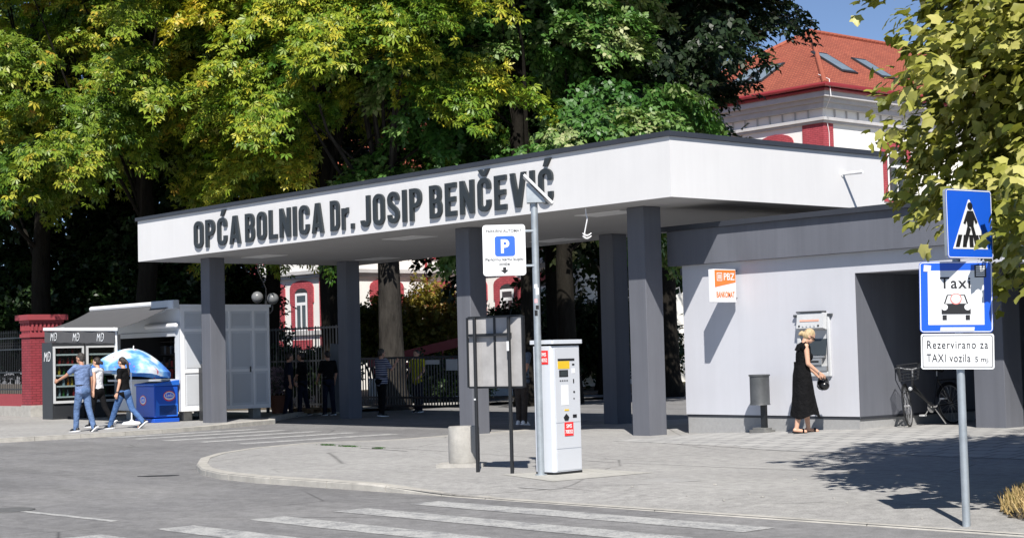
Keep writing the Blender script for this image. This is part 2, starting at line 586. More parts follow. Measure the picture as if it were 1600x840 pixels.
def sstep(x, a, b):
    t = max(0, min(1, (x - a) / (b - a)))
    return t * t * (3 - 2 * t)

# ------------------------------------------------------------------ ground, road, pavements
ZR = -0.085
def zg(x, y):
    """the pavement rises a little towards the cash machine and dips to the road at the dropped kerb"""
    z = .15 * sstep(x, -20.6, -16.0) * sstep(y, 17.5, 22)
    z -= .072 * sstep(y, 16.2, 19) * (1 - sstep(x, -25.2, -23.0))
    z -= .075 * sstep(x, -16.3, -14.4) * (1 - sstep(y, 11.5, 12.9))
    return z

mb = MB()
mb.add([(-900, -900, ZR), (900, -900, ZR), (900, 900, ZR), (-900, 900, ZR)], [(0, 1, 2, 3)])
tag(mb.build('road', M['road']), kind='structure')

KERB = [(-25.9, 40), (-25.9, 24.5), (-25.7, 21.5), (-25.4, 19.0), (-25.0, 16.8), (-24.5, 15.2), (-23.7, 14.0), (-22.7, 13.1), (-21.5, 12.35),
        (-20.5, 11.85), (-19.5, 11.55), (-18.4, 11.45), (-17.2, 11.5), (-16, 11.55), (-15, 11.6), (-14, 11.62), (-12, 11.7), (-8, 11.85), (0, 12.1), (30, 13.2)]
def kerb_x(y):
    pts = [p for p in KERB if p[0] <= -18.3][::-1]
    for a, b in zip(pts, pts[1:]):
        if a[1] <= y <= b[1]:
            return a[0] + (b[0] - a[0]) * (y - a[1]) / (b[1] - a[1])
    return pts[-1][0] if y > 40 else pts[0][0]
def kerb_y(x):
    if x < -18.4:
        return 11.45
    pts = [p for p in KERB if p[0] >= -18.5]
    for a, b in zip(pts, pts[1:]):
        if a[0] <= x <= b[0]:
            return a[1] + (b[1] - a[1]) * (x - a[0]) / (b[0] - a[0])
    return 13
rows = [11.45, 11.55, 11.7, 11.85, 12.1, 12.35, 12.7, 13.1, 13.5, 14, 14.6, 15.2, 16, 16.8, 17.5, 18, 18.5, 19, 19.5, 20, 20.5, 21, 21.5, 22, 24.5, 30, 36]
ts = [0, .01, .02, .04, .06, .08, .1, .12, .14, .16, .18, .2, .23, .26, .3, .34, .4, .5, .7, 1]
vs_, fs_ = [], []
for y in rows:
    x0 = kerb_x(y)
    for t in ts:
        x = x0 + (30 - x0) * t
        yy = max(y, kerb_y(x)) if y < 13.3 else y
        vs_.append((x, yy + .0001 * y, zg(x, yy)))
nc = len(ts)
for j in range(len(rows) - 1):
    for i in range(nc - 1):
        fs_.append((j * nc + i, j * nc + i + 1, (j + 1) * nc + i + 1, (j + 1) * nc + i))
mb = MB().add(vs_, fs_, 0, True)
tag(mb.build('pavement', M['pave']), kind='structure')

def kerb_strip(name, line, width, ztop, zbot=ZR - .1, joint=1.0):
    """stone kerb along a polyline (street side first), laid in stones with narrow joints"""
    P = [Vector((p[0], p[1], 0)) for p in line]
    # resample
    Q = []
    for a, b in zip(P, P[1:]):
        n = max(1, int((b - a).length / .25))
        Q += [a + (b - a) * (k / n) for k in range(n)]
    Q.append(P[-1])
    mb = MB()
    acc, seg = 0, [Q[0]]
    def flush(seg):
        if len(seg) < 2:
            return
        vs, fs = [], []
        for i, p in enumerate(seg):
            t = (seg[min(i + 1, len(seg) - 1)] - seg[max(i - 1, 0)]).normalized()
            nrm = Vector((-t.y, t.x, 0))
            e = .006 if i == 0 else (-.006 if i == len(seg) - 1 else 0)
            q = p + t * e
            zt = ztop(p.x, p.y)
            vs += [(q.x, q.y, zbot), (q.x, q.y, zt - .02), (q.x + nrm.x * .018, q.y + nrm.y * .018, zt), (q.x + nrm.x * width, q.y + nrm.y * width, zt + .001), (q.x + nrm.x * width, q.y + nrm.y * width, zbot)]
        for i in range(len(seg) - 1):
            for k in range(4):
                fs.append((i * 5 + k, (i + 1) * 5 + k, (i + 1) * 5 + k + 1, i * 5 + k + 1))
        fs += [(0, 1, 2, 3, 4), tuple(len(vs) - 5 + k for k in (4, 3, 2, 1, 0))]
        mb.add(vs, fs)
    for a, b in zip(Q, Q[1:]):
        acc += (b - a).length
        seg.append(b)
        if acc > joint:
            flush(seg)
            seg, acc = [b], 0
    flush(seg)
    return tag(mb.build(name, M['kerb']), kind='structure')
LINE = [p for p in KERB if p[1] < 24.6]
kerb_strip('kerb', [(x - .004, y - .004) for x, y in LINE if x < -13.9], .16, lambda x, y: zg(x, y + .02) + .006)
M['flush'] = mat('worn_flush_kerb', (.33, .322, .308), .9, .35, 3, .5, 60)
kerb_strip('kerb_flush', [(x - .004, y - .004) for x, y in LINE if x > -14.1], .13, lambda x, y: zg(x, y + .02) + .003, joint=2.3)

# left pavement in front of the kiosk
LK = [(-33.2, -40), (-33.2, 9), (-33.2, 14.4), (-33.2, 17.3), (-33.45, 18.8), (-33.9, 20.0), (-34.4, 21.1), (-34.95, 22.3), (-36.6, 23.4), (-38.6, 25.4), (-39.5, 27.5)]
mb = MB()
poly = [(p[0], p[1], 0) for p in LK] + [(-39.5, 60, 0), (-140, 60, 0), (-140, -40, 0)]
mb.add(poly, [list(range(len(poly)))])
tag(mb.build('pavement', M['pave']), kind='structure')
kerb_strip('kerb', LK[1:], .17, lambda x, y: .006 + .03 * sstep(y, 19, 21))

# pavers by the cash machine and in the recess
vs_, fs_ = [], []
XS = [-19.9 + .7 * i for i in range(36)]
YS = [18.0, 18.4, 19, 19.5, 20, 20.5, 21, 21.5, 22, 23, 25, 27.2]
for y in YS:
    for x in XS:
        yy = y if y > 18.2 else 18.35 + .22 * max(0, -15.5 - x)
        yy = min(yy, 18.395 + .0) if y < 18.2 and x > -15.5 else yy
        vs_.append((x, max(yy, 18.35) if y < 18.2 else max(y, 18.36 + .22 * max(0, -15.5 - x)), zg(x, yy) + .005))
for j in range(len(YS) - 1):
    for i in range(len(XS) - 1):
        fs_.append((j * len(XS) + i, j * len(XS) + i + 1, (j + 1) * len(XS) + i + 1, (j + 1) * len(XS) + i))
tag(MB().add(vs_, fs_, 0, True).build('pavement_pavers', M['paver']), kind='structure')

# painted markings
rng = random.Random(3)
def stripe(mb, p, q, wd, z):
    p, q = Vector((*p, z)), Vector((*q, z))
    t = (q - p).normalized()
    nn = Vector((-t.y, t.x, 0)) * wd / 2
    n = 14
    A, B = [], []
    for i in range(n + 1):
        c = p + (q - p) * (i / n)
        A.append(c + nn * (1 + rng.uniform(-.05, .05)))
        B.append(c - nn * (1 + rng.uniform(-.05, .05)))
    mb.add(A + B, [(i, i + 1, n + 2 + i, n + 1 + i) for i in range(n)])
mb = MB()
for y in (11.02, 10.05, 9.02, 7.98, 7.0, 6.0):
    stripe(mb, (-14.25, y - .05), (-9.55 if y > 10.9 else -9.6, y), .42, ZR + .004)
for x in (-32.75, -31.55, -30.2, -28.85, -27.4):
    stripe(mb, (x + .1, 16.6), (x, 20.35), .45, ZR + .004)
stripe(mb, (-17.9, 7.72), (-15.3, 7.85), .1, ZR + .004)
stripe(mb, (-30.5, 7.5), (-17.9, 7.72), .1, ZR + .004)
tag(mb.build('road_markings', M['paint_line']), kind='structure')
# concrete bed of the ticket machine, asphalt seams and repairs
mb = MB()
mb.add([(-15.75, 13.35, zg(-15.7, 13.4) + .004), (-14.35, 12.95, .004), (-14.3, 14.55, .004), (-15.5, 14.6, .004)], [(0, 1, 2, 3)])
tag(mb.build('pavement_concrete_bed', mat('worn_concrete', (.42, .41, .375), .9, .3, 7, .5, 60)), kind='structure')
mb = MB()
for pts, wd in (([(-24.6, 16.6), (-20, 16.05), (-16, 15.6), (-11.5, 15.75)], .016), ([(-22.5, 16.0), (-21, 15.85)], .03), ([(-13.9, 12.2), (-13.0, 13.4)], .012)):
    for a, b in zip(pts, pts[1:]):
        stripe(mb, a, b, wd, .004)
tag(mb.build('pavement_seams', mat('seam_tar', (.06, .06, .06), .9)), kind='structure')
mb = MB()
mb.add([(-14.3, 12.35, -.02), (-13.75, 12.35, -.02), (-12.9, 13.95, .005), (-13.5, 13.95, .005)], [(0, 1, 2, 3)])
tag(mb.build('pavement_patch', mat('worn_patch', (.34, .335, .325), .9, .2, 9)), kind='structure')
mb = MB()
mb.cyl((-17.55, 7.7, ZR + .001), (-17.55, 7.7, ZR + .009), .3, n=24)
tag(mb.build('manhole_cover', mat('worn_iron', (.14, .14, .14), .6, .3, 8)), 'round iron manhole cover in the road by the white line', 'manhole cover')

# ground behind the gate
vs_ = [(-50.8, 48.3), (-57.3, 57.6), (-63.8, 64.2), (-75, 64.6), (-75, 67.6), (-30, 67.6), (-30, 48.3)]
mb = MB()
mb.add([(x, y, ZR + .12 + (.75 if y > 66 else .0)) for x, y in vs_], [(0, 1, 2, 6), (2, 3, 4, 5), (2, 5, 6)])
tag(mb.build('lawn', M['lawn']), kind='structure')
mb = MB()
mb.add([(-42, 27.6, .012), (-42, 60, .012), (-140, 60, .012), (-140, 20.5, .012), (-47.6, 22.6, .012)], [(0, 1, 2, 3, 4)])
tag(mb.build('soil_ground', M['soil']), kind='structure')

# ------------------------------------------------------------------ entrance canopy
cn = thing('entrance_canopy', 'long flat white canopy with dark raised lettering on square grey columns', 'canopy', (-28.2, 23.2, 0))
CX0, CX1, CY0, CY1, CZ0, CZ1 = -37.48, -18.98, 19.95, 26.6, 4.05, 5.07
CYR = 25.8            # the rear edge runs slightly askew
mb = MB()
mb.add([(CX0, CY0, CZ0), (CX1, CY0, CZ0), (CX1, CYR, CZ0), (CX0, CY1, CZ0), (CX0, CY0, CZ1), (CX1, CY0, CZ1), (CX1, CYR, CZ1), (CX0, CY1, CZ1)],
       [(0, 1, 5, 4), (1, 2, 6, 5), (2, 3, 7, 6), (3, 0, 4, 7), (4, 5, 6, 7)])
mb.build('fascia', M['white_wall'], cn)
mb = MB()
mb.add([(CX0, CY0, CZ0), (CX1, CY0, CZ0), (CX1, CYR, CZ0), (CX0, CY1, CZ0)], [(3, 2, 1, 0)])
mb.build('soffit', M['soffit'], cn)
mb = MB()
e = .05
out_ = [(CX0 - e, CY0 - e), (CX1 + e, CY0 - e), (CX1 + e, CYR + e), (CX0 - e, CY1 + e)]
inn_ = [(CX0 + .3, CY0 + .3), (CX1 - .3, CY0 + .3), (CX1 - .3, CYR - .3), (CX0 + .3, CY1 - .3)]
z0_, z1_ = CZ1 + .002, CZ1 + .085
mb.add([(x, y, z0_) for x, y in out_] + [(x, y, z1_) for x, y in out_] + [(x, y, z1_) for x, y in inn_] + [(x, y, z0_) for x, y in inn_],
       [(i, (i + 1) % 4, 4 + (i + 1) % 4, 4 + i) for i in range(4)] + [(4 + i, 4 + (i + 1) % 4, 8 + (i + 1) % 4, 8 + i) for i in range(4)] + [(8 + i, 8 + (i + 1) % 4, 12 + (i + 1) % 4, 12 + i) for i in range(4)] + [(12 + i, 12 + (i + 1) % 4, (i + 1) % 4, i) for i in range(4)])
mb.build('roof_edge', M['cap'], cn)
for (x, y, z) in ((-35.88, 20.8, .03), (-25.8, 20.8, -.03), (-20.85, 20.75, 0)):
    MB().bb(x, x + .43, y, y + .43, z - .1, CZ0 - .001).build('column', M['grey_col'], cn, bevel=.012)
for x in (-36.05, -26.0):
    MB().bb(x, x + .43, 25.0, 25.43, -.2, CZ0 - .001).build('column', M['grey_col'], cn, bevel=.012)
for (x, y) in ((-28.17, 21.45), (-34.55, 21.82), (-34.55, 25.25), (-21.81, 21.23), (-27.56, 25.18)):
    MB().bb(x - .6, x + .6, y - .3, y + .3, CZ0 - .012, CZ0 - .002).build('ceiling_light', M['white_paint'], cn)
mb = MB()
mb.cyl((-18.979, 24.56, 4.67), (-18.52, 24.56, 4.665), .032, n=12).cyl((-18.979, 24.56, 4.67), (-18.965, 24.56, 4.67), .06, n=12)
mb.build('wall_lamp', M['white_paint'], cn)

# raised condensed letters built from strokes
T = .148
def arc(cx, cy, r, a0, a1, n=8):
    return [(cx + r * math.cos(R(a0 + (a1 - a0) * k / n)), cy + r * math.sin(R(a0 + (a1 - a0) * k / n))) for k in range(n + 1)]
def stroke(path, t=T):
    P = [Vector(p) for p in path]
    Lf, Rt = [], []
    for i, p in enumerate(P):
        d = P[min(i + 1, len(P) - 1)] - P[max(i - 1, 0)]
        d.normalize()
        nn = Vector((-d.y, d.x))
        Lf.append(tuple(p + nn * t / 2))
        Rt.append(tuple(p - nn * t / 2))
    return Lf + Rt[::-1]
def glyph(ch):
    w_, t = .47, T
    r = (w_ - t) / 2
    base = {'Ć': 'C', 'Č': 'C'}.get(ch, ch)
    if base == 'O':
        g = [rrect(0, 0, w_, 1, w_ / 2, n=10), rrect(t, t, w_ - t, 1 - t, w_ / 2 - t, n=8)]
    elif base == 'D':
        g = [rrect(0, 0, w_, 1, 0, w_ * .48, n=8), rrect(t, t, w_ - t, 1 - t, 0, w_ * .48 - t, n=6)]
    elif base == 'P':
        q = .26
        g = [[(0, 0), (t, 0), (t, .40)] + arc(w_ - q, .40 + q, q, -90, 0) + arc(w_ - q, 1 - q, q, 0, 90) + [(0, 1)],
             rrect(t, .40 + t * .9, w_ - t, 1 - t * .9, 0, q - t * .9, n=5)]
    elif base == 'B':
        g = [[(0, 0)] + arc(w_ - .22, .22, .22, -90, 0) + [(w_, .38)] + [(w_ - .05, .51)] + [(w_ - .02, .63)] + arc(w_ - .24, .78, .22, 0, 90) + [(0, 1)],
             rrect(t, t * .9, w_ - t, .45, 0, .07, n=4), rrect(t, .58, w_ - t - .02, 1 - t * .9, 0, .07, n=4)]
    elif base == 'C':
        yt, yb = 1 - t / 2 - r, t / 2 + r
        g = [stroke([(w_ - t / 2, .66), (w_ - t / 2, yt)] + arc(w_ / 2, yt, r, 0, 180, 12)[1:] + arc(w_ / 2, yb, r, 180, 360, 12) + [(w_ - t / 2, .34)])]
    elif base == 'S':
        yt, yb = 1 - t / 2 - r, t / 2 + r
        g = [stroke([(w_ - t / 2, .72), (w_ - t / 2, yt)] + arc(w_ / 2, yt, r, 0, 180, 10)[1:] + [(t / 2 + .005, .67), (t / 2 + .06, .585), (w_ / 2, .50), (w_ - t / 2 - .06, .415), (w_ - t / 2 - .005, .33)]
                    + arc(w_ / 2, yb, r, 0, -180, 10) + [(t / 2, .28)])]
    elif base == 'J':
        w_ = .40
        r = (w_ - t) / 2
        yb = t / 2 + r
        g = [stroke([(w_ - t / 2, 1), (w_ - t / 2, yb)] + arc(w_ / 2, yb, r, 0, -180, 10)[1:] + [(t / 2, .22)])]
    elif base == 'A':
        w_ = .54
        g = [[(0, 0), (w_ / 2 - .095, 1), (w_ / 2 + .095, 1), (w_, 0), (w_ - t, 0), (w_ - t - .035, .19), (t + .035, .19), (t, 0)], [(w_ / 2, .80), (.215, .33), (w_ - .215, .33)]]
    elif base == 'V':
        w_ = .54
        g = [[(0, 1), (w_ / 2 - .09, 0), (w_ / 2 + .09, 0), (w_, 1), (w_ - t, 1), (w_ / 2, .30), (t, 1)]]
    elif base == 'N':
        w_ = .52
        g = [[(0, 0), (0, 1), (t, 1), (w_ - t, .42), (w_ - t, 1), (w_, 1), (w_, 0), (w_ - t, 0), (t, .58), (t, 0)]]
    elif base == 'E':
        w_ = .42
        g = [[(0, 0), (0, 1), (w_, 1), (w_, 1 - t), (t, 1 - t), (t, .58), (w_ - .03, .58), (w_ - .03, .43), (t, .43), (t, t), (w_, t), (w_, 0)]]
    elif base == 'L':
        w_ = .40
        g = [[(0, 0), (0, 1), (t, 1), (t, t), (w_, t), (w_, 0)]]
    elif base == 'I':
        w_ = T
        g = [[(0, 0), (0, 1), (t, 1), (t, 0)]]
    elif base == 'r':
        w_ = .34
        g = [[(0, 0), (0, .70), (t, .70), (t, .62), (.24, .70), (w_, .71), (w_, .53), (.23, .53), (t, .46), (t, 0)]]
    elif base == '.':
        w_ = T
        g = [[(0, 0), (0, .17), (t, .17), (t, 0)]]
    if ch == 'Ć':
        g.append([(.17, 1.06), (.25, 1.28), (.43, 1.28), (.30, 1.06)])
    if ch == 'Č':
        g.append([(.17, 1.05), (.03, 1.25), (.17, 1.25), (.235, 1.15), (.30, 1.25), (.44, 1.25), (.30, 1.05)])
    return w_, g
mb = MB()
for word, x0, x1 in (("OPĆA", -34.62, -32.53), ("BOLNICA", -32.31, -29.17), ("Dr.", -28.90, -28.05), ("JOSIP", -27.80, -25.74), ("BENČEVIĆ", -25.47, -21.87)):
    gs = [glyph(c) for c in word]
    gap = .15
    tot = sum(g[0] for g in gs) + gap * (len(gs) - 1)
    k = (x1 - x0) / tot
    H_ = .645
    x = x0
    for wd, polys in gs:
        cu = bpy.data.curves.new('t', 'CURVE')
        cu.dimensions, cu.fill_mode, cu.extrude = '2D', 'BOTH', .026
        for P in polys:
            sp = cu.splines.new('POLY')
            sp.points.add(len(P) - 1)
            for i, q in enumerate(P):
                sp.points[i].co = (q[0] * k, q[1] * H_, 0, 1)
            sp.use_cyclic_u = True
        put_mesh(mb, mesh_of_curve(cu), lambda c, x=x: (x + c.x, CY0 - .030 - c.z, 4.19 + c.y))
        x += (wd + gap) * k
mb.build('lettering', M['letters'], cn)

# loose cable hanging from the soffit
mb = MB()
pts = [(-21.2, 20.08, 4.05), (-21.19, 20.08, 3.95), (-21.16, 20.08, 3.86), (-21.2, 20.08, 3.74), (-21.24, 20.08, 3.62), (-21.25, 20.08, 3.56)]
mb.tube(pts, .012, 6)
for k in range(2):
    mb.tube([(-21.18 + .08 * math.cos(a), 20.08 + .07 * math.sin(a), 3.53 + .05 * k + .02 * math.sin(2 * a)) for a in [2 * PI * i / 14 for i in range(14)]], .011, 6, closed=True)
tag(mb.build('hanging_cable', M['white_pvc']), 'coiled white cable end hanging from the canopy soffit', 'cable')

# ------------------------------------------------------------------ cash machine building
YW = 21.65
ab = thing('bank_annexe', 'low lilac grey building with dark fascia and an open recess at its corner', 'building', (-16.5, 24.5, 0))
FZ0, FZ1 = 3.0, 3.62
mb = MB()
mb.bb(-20.38, -16.56, YW, 27.6, .345, FZ0 - .001)
# lintel over the recess
mb.bb(-16.559, -8, YW, YW + .35, 2.665, FZ0 - .001)
mb.build('wall', M['atm_wall'], ab)
mb = MB()
mb.add([(-16.557, YW + .002, .31), (-16.557, 27.6, .31), (-16.557, 27.6, 2.663), (-16.557, YW + .002, 2.663)], [(0, 1, 2, 3)])
mb.bb(-16.55, -8, 27.3, 27.6, 0, FZ0)
mb.bb(-16.55, -8, YW + .351, 27.29, 2.665, FZ0 - .001)
mb.bb(-8.3, -8, YW + .36, 27.29, 0, 2.66)
mb.build('recess', M['atm_grey'], ab)
mb = MB()
mb.bb(-20.355, -16.58, YW + .02, 27.58, -.1, .30)
mb.build('plinth', M['plinth'], ab)
MB().bb(-20.37, -16.555, YW + .012, 27.59, .302, .344).build('plinth_strip', M['cap'], ab)
mb = MB()
mb.bb(-15.0, -14.45, 22.55, 23.05, -.1, 2.66)
mb.build('pier', M['grey_col'], ab, bevel=.01)
mb = MB()
mb.bb(-20.6, -7.8, YW - .14, 27.7, FZ0, FZ1)
mb.build('fascia', M['atm_grey'], ab)
mb = MB()
mb.bb(-20.68, -7.7, YW - .22, 27.8, FZ1 + .001, FZ1 + .09)
mb.build('roof_edge', M['cap'], ab)
MB().bb(-20.9, -20.39, YW + .5, YW + .62, 2.86, 2.99).build('beam', M['cap'], ab)

# bank sign on the wall
bs_ = thing('bank_sign', 'projecting orange and white bank sign on the lilac wall', 'sign', (-19.08, YW, 2.6))
SX0, SX1, SY0, SY1, SZ0, SZ1 = -19.16, -19.03, 21.0, 21.56, 2.29, 2.86
MB().bb(SX0, SX1, SY0, SY1, SZ0, SZ1).build('casing', M['white_pvc'], bs_, bevel=.008)
ux, uy = Vector((0, 1, 0)), Vector((0, 0, 1))
fo = Vector((SX1, SY0, SZ0))
mb = MB()
mb.prism([(.015, .26), (.545, .345), (.545, .555), (.015, .555)], fo + Vector((.004, 0, 0)), ux, uy, .003, 0)
mb.prism([(.07, .37), (.20, .37), (.20, .51), (.07, .51)], fo + Vector((.006, 0, 0)), ux, uy, .0015, 1)
mb.prism([(.082, .382), (.188, .382), (.188, .498), (.082, .498)], fo + Vector((.0075, 0, 0)), ux, uy, .001, 0)
for k in range(3):
    mb.prism([(.10 + .028 * k, .40), (.115 + .028 * k, .40), (.115 + .028 * k, .48), (.10 + .028 * k, .48)], fo + Vector((.0088, 0, 0)), ux, uy, .001, 1)
text_into(mb, "PBZ", fo + Vector((.005, .38, .385)), ux, uy, .12, .27, .003, 1, .01)
text_into(mb, "BANKOMAT", fo + Vector((.004, .28, .085)), ux, uy, .10, .46, .003, 0, .01)
mb.build('lettering', [M['orange'], M['sign_white']], bs_)
for z in (2.34, 2.81):
    MB().cyl((-19.1, 21.56, z), (-19.1, YW, z + .03), .012).build('bracket', M['black'], bs_)

# cash machine
am = thing('cash_machine', 'stainless steel cash machine set into the lilac wall', 'cash machine', (-17.42, YW, 1.0))
AX0, AX1, AZ0, AZ1 = -17.76, -17.08, 1.0, 2.03
mb = MB()
mb.bb(AX0, AX0 + .07, YW - .05, YW - .001, AZ0, AZ1).bb(AX1 - .05, AX1, YW - .05, YW - .001, AZ0, AZ1)
mb.bb(AX0 + .071, AX1 - .051, YW - .05, YW - .001, AZ0, AZ0 + .08)
mb.build('frame', M['grey_plastic'], am, bevel=.008)
mb = MB()
x0, x1 = AX0 + .072, AX1 - .052
prof = [(YW - .002, AZ0 + .08), (YW - .03, 1.12), (YW - .02, 1.2), (YW + .0, 1.22), (YW + .0, 1.3)]
mb.add([(x0, YW - .002, 2.04), (x1, YW - .002, 2.04), (x1, YW - .11, 2.05), (x0, YW - .11, 2.05), (x0, YW - .15, 1.80), (x1, YW - .15, 1.80), (x1, YW - .002, 1.76), (x0, YW - .002, 1.76)],
       [(0, 1, 2, 3), (3, 2, 5, 4), (4, 5, 6, 7), (0, 3, 4, 7), (2, 1, 6, 5)])
mb.build('hood', M['grey_plastic'], am)
mb = MB()
for k in range(6):
    mb.bb(x0 + .05 + k * .08, x0 + .08 + k * .08, YW - .157, YW - .148, 1.825, 1.85, 1 if k in (0, 5) else 0)
mb.prism([(0, 0), (.40, 0), (.40, .03), (0, .03)], (x0 + .07, YW - .14, 1.91), (1, 0, 0), (0, .16, 1), .003, 2)
mb.build('lettering', [M['grey_plastic'], M['ink'], mat('pale_orange_print', (.75, .4, .3))], am)
MB().bb(AX0 - .06, AX0 + .02, YW - .06, YW - .001, 1.99, 2.03).bb(AX1 - .03, AX1 + .05, YW - .06, YW - .001, 1.99, 2.03).bb(AX0 + .06, AX1 - .08, YW - .13, YW - .001, 2.055, 2.08).build('camera_bar', M['dark_plastic'], am, bevel=.006)
mb = MB()
mb.add([(x0, YW - .004, 1.755), (x1, YW - .004, 1.755), (x1, YW - .004, 1.085), (x0, YW - .004, 1.085)], [(3, 2, 1, 0)], 0)
mb.add([(x0 + .05, YW - .045, 1.35), (x1 - .03, YW - .045, 1.35), (x1 - .03, YW - .012, 1.62), (x0 + .05, YW - .012, 1.62)], [(0, 1, 2, 3)], 1)
mb.bb(x0 + .02, x1 - .02, YW - .06, YW - .006, 1.085, 1.17, 2).bb(x0 + .12, x1 - .1, YW - .085, YW - .062, 1.19, 1.3, 2).bb(x0 + .2, x1 - .16, YW - .09, YW - .086, 1.23, 1.26, 3)
mb.bb(x0 + .08, x1 - .06, YW - .07, YW - .005, 1.31, 1.34, 2)
mb.build('screen_panel', [M['grey_plastic'], M['pane'], M['steel'], M['ink']], am)

# ------------------------------------------------------------------ far hospital buildings
def arch_window(wall_o, ux, nrm, wd, hz, sill, parent, surround=True, rise=.25, pane=True, clip=None):
    """red brick surround with a segmental head, white frame and dark panes; wall_o = wall point under the middle, at z 0"""
    o, ux, n = Vector(wall_o), Vector(ux), Vector(nrm)
    uz = Vector((0, 0, 1))
    def head(hw, z0, z1, rs, k=8):
        return [(-hw, z0), (hw, z0)] + [(hw * math.cos(PI * i / k), z1 + rs * math.sin(PI * i / k)) for i in range(k + 1)]
    sx, sz = wd / 2, sill + hz
    win = None
    mb = MB()
    out = [(-sx - .38, sill - .1), (sx + .38, sill - .1), (sx + .38, sz - .45), (sx + .46, sz - .45), (sx + .46, sz + .25)] + [((sx + .46) * math.cos(PI * i / 8), sz + .25 + (rise + .12) * math.sin(PI * i / 8)) for i in range(1, 8)] + [(-sx - .46, sz + .25), (-sx - .46, sz - .45), (-sx - .38, sz - .45)]
    mb.prism(out, o + n * .06, ux, uz, .059)
    win = mb.build('window', M['trim_red'], parent)
    mb = MB()
    mb.prism(head(sx, sill, sz, rise), o + n * .065, ux, uz, .004)
    mb.build('reveal', M['dark'], win)
    mb = MB()
    hw = sx - .03
    def bar(x0_, x1_, z0_, z1_):
        mb.prism([(x0_, z0_), (x1_, z0_), (x1_, z1_), (x0_, z1_)], o + n * .085, ux, uz, .018)
    tz = sill + hz * .68
    bar(-hw, -hw + .12, sill, sz)
    bar(hw - .12, hw, sill, sz)
    bar(-hw + .121, hw - .121, sill, sill + .12)
    bar(-hw + .121, hw - .121, tz, tz + .14)
    bar(-hw + .121, hw - .121, sz - .1, sz + .02)
    bar(-.05, .05, sill + .121, tz - .001)
    mb.build('frame', M['white_pvc'], win)
    mb = MB()
    mb.prism([(-hw + .1, sill + .1), (hw - .1, sill + .1), (hw - .1, sz - .05), (-hw + .1, sz - .05)], o + n * .070, ux, uz, .003)
    mb.build('pane', M['pane'], win)
    return win

hb = thing('hospital_wing', 'white hospital wing with red brick window surrounds, seen under the canopy', 'building', (-62.7, 48.7, 0))
AX, AY, BY, AL = -62.69, 43.15, 48.72, -69.65
mb = MB()
mb.bb(AL, AX, AY, 60, -.1, 9.6).bb(AX + .001, -52.0, BY, 60, -.1, 9.6)
mb.build('wall', M['bwhite'], hb)
mb = MB()
for (z0, z1, d) in ((5.45, 5.62, .28), (5.28, 5.449, .16), (2.62, 2.82, .12), (9.2, 9.75, .35)):
    mb.bb(AL - d, AX + d, AY - d, AY - .001, z0, z1)
    mb.bb(AX + .001, AX + d, AY, BY - d - .001, z0, z1)
    mb.bb(AX + d + .001, -52.0, BY - d, BY - .001, z0, z1)
mb.build('cornice', M['cornice'], hb)
for x0, x1 in ((AL - .02, AL + .75), (-63.6, AX + .02)):
    mb = MB()
    mb.bb(x0, x1, AY - .05, AY - .001, 2.83, 5.27).bb(x0, x1, AY - .05, AY - .001, 5.63, 9.19).bb(x0, x1, AY - .05, AY - .001, 1.1, 2.61)
    mb.build('brick_pilaster', M['trim_red'], hb)
MB().bb(AX + .001, AX + .05, AY, AY + .7, 2.83, 5.27).build('brick_pilaster', M['trim_red'], hb)
for xx in (-67.5, -65.1):
    MB().bb(xx - .85, xx + .85, AY - .05, AY - .001, 1.95, 2.4).build('brick_panel', M['trim_red'], hb)
for xx in (-67.5, -65.08):
    arch_window((xx, AY, 0), (1, 0, 0), (0, -1, 0), 1.05, 1.75, 2.83, hb)
    arch_window((xx, AY, 0), (1, 0, 0), (0, -1, 0), 1.05, 1.9, 6.2, hb)
for yy in (46.3,):
    arch_window((AX, yy, 0), (0, 1, 0), (1, 0, 0), 1.05, 1.75, 2.83, hb)
    arch_window((AX, yy, 0), (0, 1, 0), (1, 0, 0), 1.05, 1.9, 6.2, hb)
for xx in (-61.5, -59.1, -56.7, -54.3):
    arch_window((xx, BY, 0), (1, 0, 0), (0, -1, 0), 1.0, 1.6, 2.83, hb)
    arch_window((xx, BY, 0), (1, 0, 0), (0, -1, 0), 1.0, 1.9, 6.2, hb)
mb = MB()
mb.cyl((AX + .12, BY - .12, 0), (AX + .12, BY - .12, 9.6), .07)
mb.build('downpipe', M['gutter'], hb)
mb = MB()
def hip(mb, x0, x1, y0, y1, z0, z1, axis='x', e=.6, mi=0):
    x0, x1, y0, y1 = x0 - e, x1 + e, y0 - e, y1 + e
    if axis == 'x':
        d = (y1 - y0) / 2
        a, b = (x0 + d, (y0 + y1) / 2, z1), (x1 - d, (y0 + y1) / 2, z1)
        vs = [(x0, y0, z0), (x1, y0, z0), (x1, y1, z0), (x0, y1, z0), a, b]
        fs = [(0, 1, 5, 4), (1, 2, 5), (2, 3, 4, 5), (3, 0, 4), (3, 2, 1, 0)]
    else:
        d = (x1 - x0) / 2
        a, b = ((x0 + x1) / 2, y0 + d, z1), ((x0 + x1) / 2, y1 - d, z1)
        vs = [(x0, y0, z0), (x1, y0, z0), (x1, y1, z0), (x0, y1, z0), a, b]
        fs = [(0, 1, 4), (1, 2, 5, 4), (2, 3, 5), (3, 0, 4, 5), (3, 2, 1, 0)]
    mb.add(vs, fs, mi)
hip(mb, AL, AX, AY, 60, 9.8, 13.4, 'y')
hip(mb, AX - 2, -52.0, BY, 60, 9.81, 13.0, 'x')
rf = mb.build('roof', M['roof'], hb)
mb = MB()
mb.tube([(AL - .6, AY - .62, 9.8), (AX + .62, AY - .62, 9.8), (AX + .62, BY - .7, 9.8)], .1, 8)
mb.build('gutter', M['gutter'], rf)
